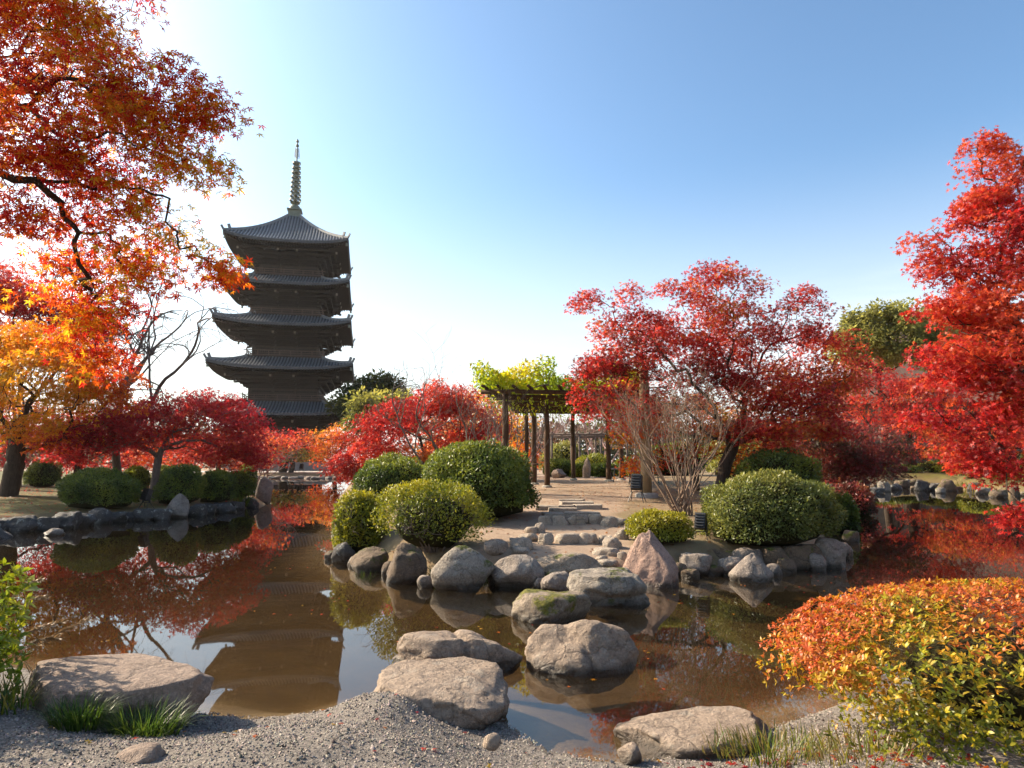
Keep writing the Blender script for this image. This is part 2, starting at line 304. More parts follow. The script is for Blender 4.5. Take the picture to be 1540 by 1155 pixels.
# red channel: gravel shore, green: grass and moss, blue: swept sandy earth; none of them: pond mud
PV = V * [1, 1, 0]; wob = fbm(PV, 0.9, 21, 4)
cg = sstep(dF, -0.10, 0.06) * (dF > -1) * sstep(3.4 - X.ravel() + 0.5 * wob, 0, 1.0)
cl = np.maximum(sstep(dL, 0.2, 0.8), np.maximum(sstep(dF, 0, 0.3) * sstep(X.ravel() + 0.5 * wob, 2.4, 3.4), sstep(dR, 0, 1)))
pth = np.interp(Yg.ravel(), [9, 12, 16, 20, 24, 34], [0.9, 0.7, 0.8, 1.6, 2.2, 2.8]); half = np.interp(Yg.ravel(), [9, 12, 16, 20, 23, 34, 45], [1.6, 1.3, 1.5, 2.4, 3.2, 4.0, 5.0])
sand = sstep(half - np.abs(X.ravel() - pth) + 0.7 * wob, -0.4, 0.5)
isl = sstep(dI, 0.0, 0.3); cb = np.clip(isl * np.maximum(sand, 0.35 + 0.3 * wob) + sstep(dA, 1.0, 3.0), 0, 1); cl = np.clip(cl + isl * (1 - cb) * sstep(wob, -0.5, 0.4) * 0.8, 0, 1)
g = mesh_np('ground', V, Fq, np.stack([cg, cl, cb], -1), True)
t = NT('ground'); P = t.pos().outputs['Position']; a = t.n('Attribute', attribute_name='col'); s3 = t.n('SeparateColor'); t.l(a.outputs['Color'], s3.inputs[0])
mud = t.mix(t.gramp(t.noise(2.2, 7, 0.6, P), 0.3, 0.7), (0.23, 0.160, 0.085), (0.15, 0.102, 0.055)); mud = t.mix(t.gramp(t.noise(24, 5, 0.6, P), 0.62, 0.72), mud, (0.09, 0.05, 0.022))
earth = t.mix(t.gramp(t.noise(1.6, 8, 0.65, P), 0.35, 0.68), (0.33, 0.235, 0.165), (0.215, 0.145, 0.098)); earth = t.mix(t.gramp(t.noise(60, 6, 0.7, P), 0.5, 0.75), earth, (0.42, 0.33, 0.25))
moss = t.mix(t.gramp(t.noise(1.1, 7, 0.6, P), 0.35, 0.65), (0.125, 0.115, 0.018), (0.10, 0.062, 0.026)); moss = t.mix(t.gramp(t.noise(45, 5, 0.7, P), 0.4, 0.7), moss, (0.05, 0.055, 0.012))
vor = t.n('TexVoronoi', i_Scale=85.0); t.l(P, vor.inputs['Vector']); gv = t.ramp(vor.outputs['Color'], [(0.0, (0.07, 0.06, 0.052)), (0.5, (0.15, 0.128, 0.11)), (1.0, (0.26, 0.225, 0.19))])
c = t.mix(s3.outputs['Blue'], mud, earth); c = t.mix(s3.outputs['Green'], c, moss); c = t.mix(s3.outputs['Red'], c, gv)
hh = t.math('ADD', t.math('MULTIPLY', t.noise(14, 7, 0.65, P), 1.0), t.math('MULTIPLY', t.noise(70, 5, 0.7, P), 0.5))
tag(link('ground', g, t.done(c, 0.92, t.bump(hh, 0.55, 0.035), 0.25)), kind='structure')

# water: clear brown-tinted film over the mud, mirror by Fresnel
wt = NT('pond_water'); nt2 = wt.t; nt2.nodes.remove(wt.b); P = wt.n('NewGeometry').outputs['Position']
mpn = wt.n('Mapping'); mpn.inputs['Scale'].default_value = (1.0, 0.45, 1.0); wt.l(P, mpn.inputs[0])
r1 = wt.noise(1.3, 3, 0.5, mpn.outputs[0]); r2 = wt.noise(7.0, 3, 0.5, mpn.outputs[0]); patch = wt.gramp(wt.noise(0.16, 3, 0.5, P), 0.38, 0.66)
hgt = wt.math('ADD', r1, wt.math('MULTIPLY', wt.math('MULTIPLY', r2, patch), 0.16)); bn = wt.bump(hgt, 0.03, 0.03)
dt = wt.n('VectorMath', operation='DOT_PRODUCT'); wt.l(bn, dt.inputs[0]); wt.l(wt.pos().outputs['Incoming'], dt.inputs[1])   # Schlick reflectance, the same from both sides
fr = wt.math('ADD', 0.03, wt.math('MULTIPLY', 0.97, wt.math('POWER', wt.math('SUBTRACT', 1.0, wt.math('MINIMUM', 1.0, wt.math('ABSOLUTE', dt.outputs['Value']))), 4.6)))
tr = wt.n('BsdfTransparent'); tr.inputs[0].default_value = (0.97, 0.96, 0.94, 1); gl = wt.n('BsdfGlossy'); gl.inputs['Roughness'].default_value = 0.015; wt.l(bn, gl.inputs['Normal'])
df = wt.n('BsdfDiffuse'); df.inputs[0].default_value = (0.15, 0.11, 0.065, 1); m0 = wt.n('MixShader'); m0.inputs[0].default_value = 0.05; wt.l(tr.outputs[0], m0.inputs[1]); wt.l(df.outputs[0], m0.inputs[2])
ms = wt.n('MixShader'); wt.l(fr, ms.inputs[0]); wt.l(m0.outputs[0], ms.inputs[1]); wt.l(gl.outputs[0], ms.inputs[2]); wt.l(ms.outputs[0], wt.o.inputs[0])
va = wt.n('VolumeAbsorption'); va.inputs['Color'].default_value = (0.53, 0.45, 0.29, 1); va.inputs['Density'].default_value = 1.45; wt.l(va.outputs[0], wt.o.inputs['Volume'])
b = MB(); b.box((0, 47.5, -0.5), (280, 89, 1.0)); tag(b.build('pond_water', wt.m), kind='structure')

# ------------------------------------------------------------------ foliage and tree builders
def frames(d, n):                                   # columns: across, along the leaf, leaf normal
    y = unit(d); z = unit(n - (n * y).sum(-1, keepdims=True) * y); return np.stack([np.cross(y, z), y, z], -1)
def maple_template(lobes, wid, tris2):
    ang = np.linspace(-112, 112, lobes) if tris2 else np.linspace(-95, 95, lobes); V = [(0, 0, 0)]; F = []
    for a in ang:
        ln = 0.62 * (1 - 0.45 * (abs(a) / 125) ** 1.4); r = R(a); dx, dy = math.sin(r), math.cos(r); px, py = dy, -dx; b = len(V)
        if tris2:
            m = 0.42 * ln; V += [(dx * m - px * wid, dy * m - py * wid, 0.015), (dx * ln, dy * ln, -0.24 * ln), (dx * m + px * wid, dy * m + py * wid, 0.015)]; F += [(0, b + 2, b + 1), (0, b + 1, b)]
        else:
            V += [(-px * wid + dx * 0.08, -py * wid + dy * 0.08, 0), (px * wid + dx * 0.08, py * wid + dy * 0.08, 0), (dx * ln, dy * ln, -0.12 * ln)]; F += [(b, b + 1, b + 2)]
    return np.array(V, float), np.array(F)
MAPLE_TINY = maple_template(3, 0.17, False); MAPLE_NEAR = maple_template(5, 0.080, True); MAPLE_FAR = maple_template(5, 0.12, False)
OVAL = (np.array([(0, 0, 0), (0.24, 0.45, 0.05), (0, 1, -0.08), (-0.24, 0.45, 0.05)], float), np.array([(0, 1, 2), (0, 2, 3)]))
OVAL_NEAR = (np.array([(0, 0, 0), (0.15, 0.3, 0.05), (0.17, 0.62, 0.03), (0, 1, -0.10), (-0.17, 0.62, 0.03), (-0.15, 0.3, 0.05)], float), np.array([(0, 1, 5), (1, 2, 5), (2, 4, 5), (2, 3, 4)]))
STRIP = (np.array([(-0.5, 0, 0), (0.5, 0, 0), (0.32, 0.55, 0.10), (-0.32, 0.55, 0.10), (0, 1, 0.02)], float), np.array([(0, 1, 2), (0, 2, 3), (3, 2, 4)]))
def leaf_mesh(name, P, dirs, nrm, size, C, tmpl):
    T, Fc = tmpl; Rm = frames(dirs, nrm); n, k = len(P), len(T)
    V = P[:, None] + np.einsum('nij,kj->nki', Rm, T) * size[:, None, None]
    F = (Fc[None] + (np.arange(n) * k)[:, None, None]).reshape(-1, Fc.shape[1])
    return mesh_np(name, V.reshape(-1, 3), F, np.repeat(C, k, 0))
def palette(P, pal, f=0.8, s=0, jit=0.35, rng=RNG, bias=None):
    v = 0.5 + 0.55 * fbm(P, f, s, 2) + jit * (rng.random(len(P)) - 0.5) * 2
    if bias is not None: v = v + bias
    pal = np.array(pal, float); x = np.clip(v, 0, 0.999) * (len(pal) - 1); i = x.astype(int); t = (x - i)[:, None]
    return (pal[i] * (1 - t) + pal[i + 1] * t) * (0.75 + 0.5 * rng.random((len(P), 1)))
RED = [(0.12, 0.008, 0.012), (0.30, 0.012, 0.018), (0.46, 0.022, 0.022), (0.50, 0.05, 0.025), (0.52, 0.11, 0.02)]
CRIMSON = [(0.09, 0.010, 0.018), (0.22, 0.012, 0.022), (0.38, 0.018, 0.035), (0.46, 0.03, 0.035), (0.40, 0.06, 0.02)]
SCARLET = [(0.24, 0.016, 0.018), (0.44, 0.03, 0.032), (0.53, 0.055, 0.042), (0.56, 0.10, 0.035), (0.56, 0.20, 0.035)]
ORANGE = [(0.34, 0.03, 0.01), (0.55, 0.09, 0.01), (0.62, 0.17, 0.012), (0.64, 0.28, 0.015), (0.60, 0.36, 0.02)]
MIXED = [(0.26, 0.014, 0.016), (0.46, 0.022, 0.016), (0.56, 0.06, 0.012), (0.60, 0.14, 0.01), (0.60, 0.28, 0.015), (0.48, 0.34, 0.02)]
DARKRED = [(0.06, 0.045, 0.02), (0.12, 0.05, 0.03), (0.19, 0.035, 0.035), (0.28, 0.04, 0.04), (0.30, 0.11, 0.04)]
VINE = [(0.13, 0.21, 0.012), (0.24, 0.34, 0.015), (0.36, 0.42, 0.015), (0.50, 0.43, 0.02)]
OLIVE = [(0.09, 0.105, 0.025), (0.17, 0.185, 0.045), (0.26, 0.26, 0.06), (0.32, 0.30, 0.07)]
PINEG = [(0.02, 0.035, 0.012), (0.04, 0.06, 0.015), (0.08, 0.095, 0.02), (0.14, 0.13, 0.025)]
GREEN = [(0.036, 0.064, 0.013), (0.075, 0.118, 0.020), (0.135, 0.180, 0.027), (0.22, 0.25, 0.032)]
YGREEN = [(0.09, 0.12, 0.014), (0.16, 0.19, 0.016), (0.25, 0.26, 0.018), (0.32, 0.29, 0.02)]
SAGE = [(0.07, 0.095, 0.025), (0.12, 0.15, 0.035), (0.18, 0.20, 0.045), (0.24, 0.24, 0.05)]
AZALEA = [(0.10, 0.13, 0.012), (0.20, 0.22, 0.015), (0.36, 0.32, 0.018), (0.52, 0.30, 0.02), (0.55, 0.19, 0.025), (0.52, 0.11, 0.03)]
LGREEN = [(0.07, 0.12, 0.010), (0.13, 0.20, 0.013), (0.22, 0.29, 0.016), (0.34, 0.36, 0.02)]

def skeleton(trunk, targets, bf, seed, from_h=0.4):
    """joins the targets to the trunk by a spanning tree that favours short paths; returns nodes and parents"""
    rng = np.random.default_rng(seed); tr = [np.array(p, float) for p in trunk]; N = []; par = []; pl = []
    for k in range(len(tr) - 1):
        for q in range(4):
            N.append(tr[k] + (tr[k + 1] - tr[k]) * q / 4); par.append(len(N) - 2)
    N.append(tr[-1]); par.append(len(N) - 2); par[0] = -1; nt0 = len(N); N = N + list(targets); N = np.array(N); n = len(N); par = par + [-1] * (n - nt0); par = np.array(par); plen = np.zeros(n)
    for k in range(1, nt0): plen[k] = plen[k - 1] + np.linalg.norm(N[k] - N[k - 1])
    best = np.full(n, 1e9); bp = np.full(n, -1); open_ = np.zeros(n, bool); open_[nt0:] = True
    def relax(k):
        dd = np.linalg.norm(N - N[k], axis=1); dz = np.maximum(0, N[k, 2] - N[:, 2]); c = dd + bf * plen[k] + 0.5 * dz; u = open_ & (c < best); best[u] = c[u]; bp[u] = k
    for k in range(nt0):
        if plen[k] >= from_h * plen[nt0 - 1]: relax(k)
    order = list(range(nt0))
    for _ in range(n - nt0):
        k = int(np.argmin(np.where(open_, best, 1e9))); open_[k] = False; par[k] = bp[k]; plen[k] = plen[bp[k]] + np.linalg.norm(N[k] - N[bp[k]]); order.append(k); relax(k)
    return N, par, order, nt0
def limbs(N, par, order, nt0, r_tip, r_base, seed, wob=0.10, expo=0.5, sides=6, minr=0):
    rng = np.random.default_rng(seed); n = len(N); cnt = np.zeros(n); kids = [[] for _ in range(n)]
    for k in range(n):
        if par[k] >= 0: kids[par[k]].append(k)
    for k in reversed(order): cnt[k] = max(1, sum(cnt[c] for c in kids[k])) + 0.2
    rad = r_tip * cnt ** expo; rad = rad * (1 + (r_base / max(rad[0], 1e-6) - 1) * (cnt / cnt[0]) ** 0.7) if r_base else rad
    parts = []; stack = [(0, None)]
    while stack:
        k, frm = stack.pop(); ch = [] if frm is None else [frm]; ch.append(k)
        while kids[k]:
            cs = sorted(kids[k], key=lambda c: -cnt[c])
            nxt = k + 1 if (k + 1 < nt0 and k + 1 in kids[k]) else cs[0]
            for c2 in cs:
                if c2 != nxt: stack.append((c2, k))
            ch.append(nxt); k = nxt
        if len(ch) < 2: continue
        pts = [N[ch[0]]]; rr = [rad[ch[1]] if frm is not None else rad[ch[0]]]
        for a, b2 in zip(ch[:-1], ch[1:]):
            ln = np.linalg.norm(N[b2] - N[a]); m = (N[a] + N[b2]) / 2 + rng.normal(0, wob * ln, 3) * [1, 1, 0.7]
            if b2 >= nt0: pts.append(m); rr.append((rr[-1] + rad[b2]) / 2)
            pts.append(N[b2]); rr.append(rad[b2])
        parts.append(tube_np(pts, rr, sides if rr[0] > 0.03 else 4))
    V, F = merge(parts); return V, F, cnt, kids, rad
def blob_points(blobs, n, rng, shell=0.0):
    vol = np.array([b[1][0] * b[1][1] * b[1][2] for b in blobs]) ** 0.58; ix = rng.choice(len(blobs), n, p=vol / vol.sum()); d = unit(rng.normal(size=(n, 3)))
    r = (shell + (1 - shell) * rng.random(n) ** (1 / 3)) if shell else rng.random(n) ** (1 / 2.4)
    return np.array([blobs[i][0] for i in ix]) + d * r[:, None] * np.array([blobs[i][1] for i in ix])
def B(px, py, y, rx, ry, ryd=None):                 # crown mass: centre seen at a pixel, at distance y; radii in pixels of that distance
    c = D(px, py, y); s = y / FOC; return (np.array(c), np.array((rx * s, (ryd if ryd else rx * s * 0.9), ry * s)))
def tree(name, label, trunk, blobs, n, leaves, pal, seed, leaf=0.10, spray=0.5, flat=0.36, r_base=0.16, r_tip=0.006, tmpl=None, mat='maple_leaf', bark='bark', cat='tree', group=None,
         bf=0.35, wob=0.12, droop=0.5, from_h=0.4, f=0.45, jit=0.3, up=1.0, single=0, leafmax=3, gap=0.05, biasf=None, clip=None):
    rng = np.random.default_rng(seed); base = np.array(trunk[0], float); root = empty(name, base); tag(root, label, cat, group)
    T = blob_points(blobs, n, rng)
    N, par, order, nt0 = skeleton(trunk, T, bf, seed, from_h); V, F, cnt, kids, rad = limbs(N, par, order, nt0, r_tip, r_base, seed, wob)
    link('trunk', mesh_np('trunk', V - base, F, None, True), M[bark], root)
    if leaves:
        tips = np.array([k for k in range(nt0, len(N)) if cnt[k] <= leafmax]); k = rng.choice(tips, leaves)
        o = rng.normal(0, 1, (leaves, 3)); o *= np.minimum(1, 1.7 / np.maximum(np.linalg.norm(o, axis=1), 1e-6))[:, None]; o = o * [spray, spray, spray * flat]; rr = np.hypot(o[:, 0], o[:, 1]); o[:, 2] -= 0.28 * rr * rr / spray
        P = N[k] + o; kk = fbm(P, 0.42 / spray, seed % 9, 2) > rng.uniform(gap - 0.8, gap, leaves); P = P[kk]; o = o[kk]
        if clip is not None: kk = clip(P); P = P[kk]; o = o[kk]
        m = len(P); dirs = unit(o * [1, 1, 0.4] + rng.normal(0, 0.25, (m, 3))) + rng.normal(0, 0.35, (m, 3)); dirs[:, 2] -= droop
        nrm = rng.normal(0, 0.55, (m, 3)); nrm[:, 2] += up
        sz = leaf * (0.7 + 0.6 * rng.random(m)); C = palette(P, pal, f, seed % 13, jit, rng, biasf(P) if biasf else None)
        tm = tmpl or (MAPLE_TINY if base[1] > 24.5 else MAPLE_FAR); hold = np.zeros(m, bool)
        if single:                                   # the leaves that show largest become parts of their own
            q = P[:, 1] + 0.0; px = P[:, 0] / q * FOC + 770; ok = (px > -5) & (P[:, 2] - CAM_H < 0.80 * q); idx = np.argsort(np.where(ok, q, 1e9))[:single]; hold[idx] = True
        cr = link('crown', leaf_mesh('crown', (P - base)[~hold], dirs[~hold], nrm[~hold], sz[~hold], C[~hold], tm), M[mat], root); cr['kind'] = 'stuff'
        if single: leaf_parts(root, cr, (P - base)[hold], dirs[hold], nrm[hold], sz[hold], C[hold], tm, M[mat])
    return root
def leaf_parts(root, cr, P, dirs, nrm, sz, C, tm, mat):
    Rm = frames(dirs, nrm); lib = {}
    for k in range(len(P)):
        key = k % 12
        if key not in lib: lib[key] = mesh_np('leaf', tm[0], tm[1], np.repeat(C[k][None], len(tm[0]), 0)); lib[key].materials.append(mat)
        o = bpy.data.objects.new('leaf', lib[key]); o.parent = root; m4 = Matrix(Rm[k].tolist()).to_4x4(); o.matrix_basis = Matrix.Translation(P[k]) @ m4 @ Matrix.Scale(float(sz[k]), 4); col.objects.link(o)

def twigs(root_p, starts, seed, gens=5, spread=0.55, shrink=0.72, upb=0.25, kids=(2, 3), wob=0.12, sides=4, droop=0.0):
    """free recursive branching for bare shrubs and trees; starts: (offset, direction, length, radius)"""
    rng = np.random.default_rng(seed); parts = []
    def grow(p, d, ln, r, gen):
        k = 4; pts = [p]; dd = d.copy()
        for q in range(k):
            dd = unit(dd + rng.normal(0, wob, 3) + np.array([0, 0, (upb if gen < 3 else upb * 0.4) * 0.3 - droop * max(0, gen - 1) * 0.08])); pts.append(pts[-1] + dd * ln / k)
        parts.append(tube_np(pts, np.linspace(r, r * 0.66, k + 1), 6 if r > 0.02 else (sides if r > 0.006 else 3)))
        if gen >= gens: return
        for c in range(rng.integers(kids[0], kids[1] + 1)):
            at = pts[-1] if c == 0 else pts[rng.integers(2, k + 1)]
            nd = unit(dd + rng.normal(0, spread, 3) * [1, 1, 0.75]); grow(at, nd, ln * shrink * rng.uniform(0.75, 1.15), r * (0.68 if c == 0 else 0.52), gen + 1)
    for o, d, ln, r in starts: grow(np.array(o, float), unit(np.array(d, float)), ln, r, 0)
    return merge(parts)

def dome(u, ex=2.5):                                # rounded clipped-shrub profile
    a = np.abs(u) ** ex; return u / np.maximum(a.sum(-1, keepdims=True) ** (1 / ex), 1e-9)
def shrub(name, label, base, rx, ry, ht, n, leaf, pal, seed, group=None, rough=0.12, depth=0.22, mat='shrub_leaf', tmpl=None, stems=0, core=0.86, low=-0.35, sparse=0.0, single=0, whorl=0, cat='shrub', topbias=0.25, ex=2.5, fall=0.0):
    rng = np.random.default_rng(seed); root = empty(name, base); tag(root, label, cat, group)
    m = int(n * 1.3); u = unit(rng.normal(size=(m, 3))); u = u[u[:, 2] > low][:n]; m = len(u); S = np.array([rx, ry, ht * 0.62]); cz = ht * 0.38
    p = dome(u, ex); bulge = 1 + rough * fbm(p, 1.8, seed % 17, 3) * 1.6; q = p * bulge[:, None]; nrm0 = unit(u / S)
    dep = depth * rng.random(m) ** 1.6 - np.where(rng.random(m) < 0.05, (0.03 if whorl else 0.07) * rng.random(m), 0)
    if sparse: dep = dep + sparse * np.clip(0.6 - u[:, 2], 0, 1) * rng.random(m)
    P = q * (1 - dep)[:, None] * S + [0, 0, cz]; keep = P[:, 2] > 0.02
    if fall: keep &= rng.random(m) > fall * np.clip(0.45 - u[:, 2], 0, 1) * (fbm(P, 2.5, 5, 2) > -0.2)
    P, nrm0, u = P[keep], nrm0[keep], u[keep]; m = len(P)
    if whorl:                                        # rosettes of leaves at the twig ends
        ax = unit(nrm0 + [0, 0, 0.5] + rng.normal(0, 0.3, (m, 3))); P = np.repeat(P, whorl, 0); ax = np.repeat(ax, whorl, 0); uu = np.repeat(u, whorl, 0)
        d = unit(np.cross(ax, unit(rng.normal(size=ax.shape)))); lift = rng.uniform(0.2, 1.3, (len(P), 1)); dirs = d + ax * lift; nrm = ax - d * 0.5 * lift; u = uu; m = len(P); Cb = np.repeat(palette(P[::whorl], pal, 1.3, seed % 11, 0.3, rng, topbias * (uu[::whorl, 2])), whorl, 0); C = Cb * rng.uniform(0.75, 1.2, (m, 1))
    else:
        dirs = nrm0 * 0.55 + rng.normal(0, 0.6, (m, 3)) + [0, 0, 0.2]; nrm = nrm0 * 0.8 + rng.normal(0, 0.5, (m, 3)) + [0, 0, 0.3]; C = palette(P, pal, 1.6, seed % 11, 0.3, rng, topbias * u[:, 2])  # topbias: yellower new growth, plus sunlit tops put into the leaf colour
    sz = leaf * rng.uniform(0.6, 1.3, m); tm = tmpl or OVAL; hold = np.zeros(m, bool)
    if single:
        Wp = P + np.array(base); idx = np.argsort(Wp[:, 1] + 3.0 * (Wp[:, 0] / Wp[:, 1] > 0.76))[:single]; hold[idx] = True
    fo = link('foliage', leaf_mesh('foliage', P[~hold], dirs[~hold], nrm[~hold], sz[~hold], C[~hold], tm), M[mat], root); fo['kind'] = 'stuff'
    if single: leaf_parts(root, fo, P[hold], dirs[hold], nrm[hold], sz[hold], C[hold], tm, M[mat])
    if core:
        iv, iF = ico(2); cv = dome(iv, ex); cv = cv * (1 + rough * fbm(cv, 1.8, seed % 17, 3) * 1.6)[:, None] * S * core + [0, 0, cz]; cv[:, 2] = np.maximum(cv[:, 2], 0.03); link('dark_core', mesh_np('dark_core', cv, iF, None, True), M['core'], root)  # solid dark dome added inside, standing in for shaded depth
    if stems:
        st = []
        for k in range(stems):
            a = rng.uniform(0, 2 * math.pi); rr = rng.uniform(0.05, 0.3); e = rng.uniform(0.3, 0.95); s0 = np.array((math.cos(a) * rr * rx, math.sin(a) * rr * ry, -0.05))
            st.append((s0, (math.cos(a) * e * rx / ht, math.sin(a) * e * ry / ht, 0.9), ht * 0.42, 0.016 * max(0.6, ht)))
        V, F = twigs(None, st, seed, 3, 0.45, 0.6, 0.2, (2, 3)); k = V[:, 2] < ht * 0.93; link('stem', mesh_np('stem', V, F, None, True), M['bark_grey'], root)
    return root

_ico = {}
def ico(l):
    if l not in _ico:
        bm = bmesh.new(); bmesh.ops.create_icosphere(bm, subdivisions=l, radius=1); bm.verts.ensure_lookup_table()
        _ico[l] = (np.array([v.co[:] for v in bm.verts]), np.array([[v.index for v in f.verts] for f in bm.faces])); bm.free()
    return _ico[l]
def rock_mesh(wd, dp, ht, seed, level=4, cuts=9, top=None, rough=0.07, sink=0.35, grooves=(), point=0.0, lean=(0, 0), strata=0.0):
    """a boulder: a ball cut by random planes, grooved and roughened; stands on z = 0 and reaches below it by sink * ht"""
    rng = np.random.default_rng(seed); V, F = ico(level); V = dome(V, 2.25).copy()
    for k in range(cuts):
        d = unit(rng.normal(size=3) * [1, 1, 0.8]); o = rng.uniform(0.62, 0.92); s = V @ d; V -= np.maximum(0, s - o)[:, None] * d * 0.92
    if top is not None: V[:, 2] -= np.maximum(0, V[:, 2] - top) * 0.88
    for d, o, wth, dpt in grooves:
        d = unit(np.array(d, float)); s = V @ d + 0.10 * fbm(V, 2.2, seed % 7, 2); V *= (1 - dpt * np.exp(-((s - o) / wth) ** 2))[:, None]
    if strata: V[:, :2] *= (1 + strata * np.sin(V[:, 2:3] * 11 + fbm(V, 1.2, 3, 2)[:, None] * 2))
    nr = unit(V); rid = 0.5 - np.abs(fbm(V, 2.6, seed % 29, 3)); V = V + nr * (1.5 * rough * fbm(V, 1.5, seed % 19, 2) + 0.9 * rough * rid + rough * 0.5 * fbm(V, 5.5, seed % 23, 3) + (0.012 * fbm(V, 16.0, seed % 31, 2) if level > 4 else 0))[:, None]
    if point: k = np.clip(V[:, 2], 0, 1); V[:, 0] = V[:, 0] * (1 - point * k) + lean[0] * k; V[:, 1] = V[:, 1] * (1 - point * k) + lean[1] * k
    V /= np.abs(V[:, :2]).max(0).tolist() + [1.0]; z0, z1 = V[:, 2].min(), V[:, 2].max(); V[:, 2] = (V[:, 2] - z0) / (z1 - z0) * (1 + sink) - sink
    return mesh_np('rock', V * [wd / 2, dp / 2, ht], F, None, True)
def rock(label, px, py, wpx, hpx, mat, seed, dr=0.75, name='boulder', cat='rock', z=None, group=None, rz=None, at=None, dim=None, parent=None, **kw):
    """boulder whose foot is seen at (px, py), wpx wide and hpx high there"""
    p = at if at is not None else (W(px, py, z) if z is not None else G(px, py)); s = p.y / FOC * 1.03
    wd = dim[0] if dim else wpx * s; dp = wd * dr; ht = dim[1] if dim else max(0.4 * hpx * s, hpx * s - 0.55 * dp * (CAM_H - p.z) / p.y); me = rock_mesh(wd, dp, ht, seed, **kw)
    p = Vector((p.x, p.y + dp * 0.42, p.z)) if at is None else p; rng = random.Random(seed)
    o = link(name, me, M[mat], parent, p, rng.uniform(-0.15, 0.15) if rz is None else rz)
    if not parent: tag(o, label, cat, group)
    return o

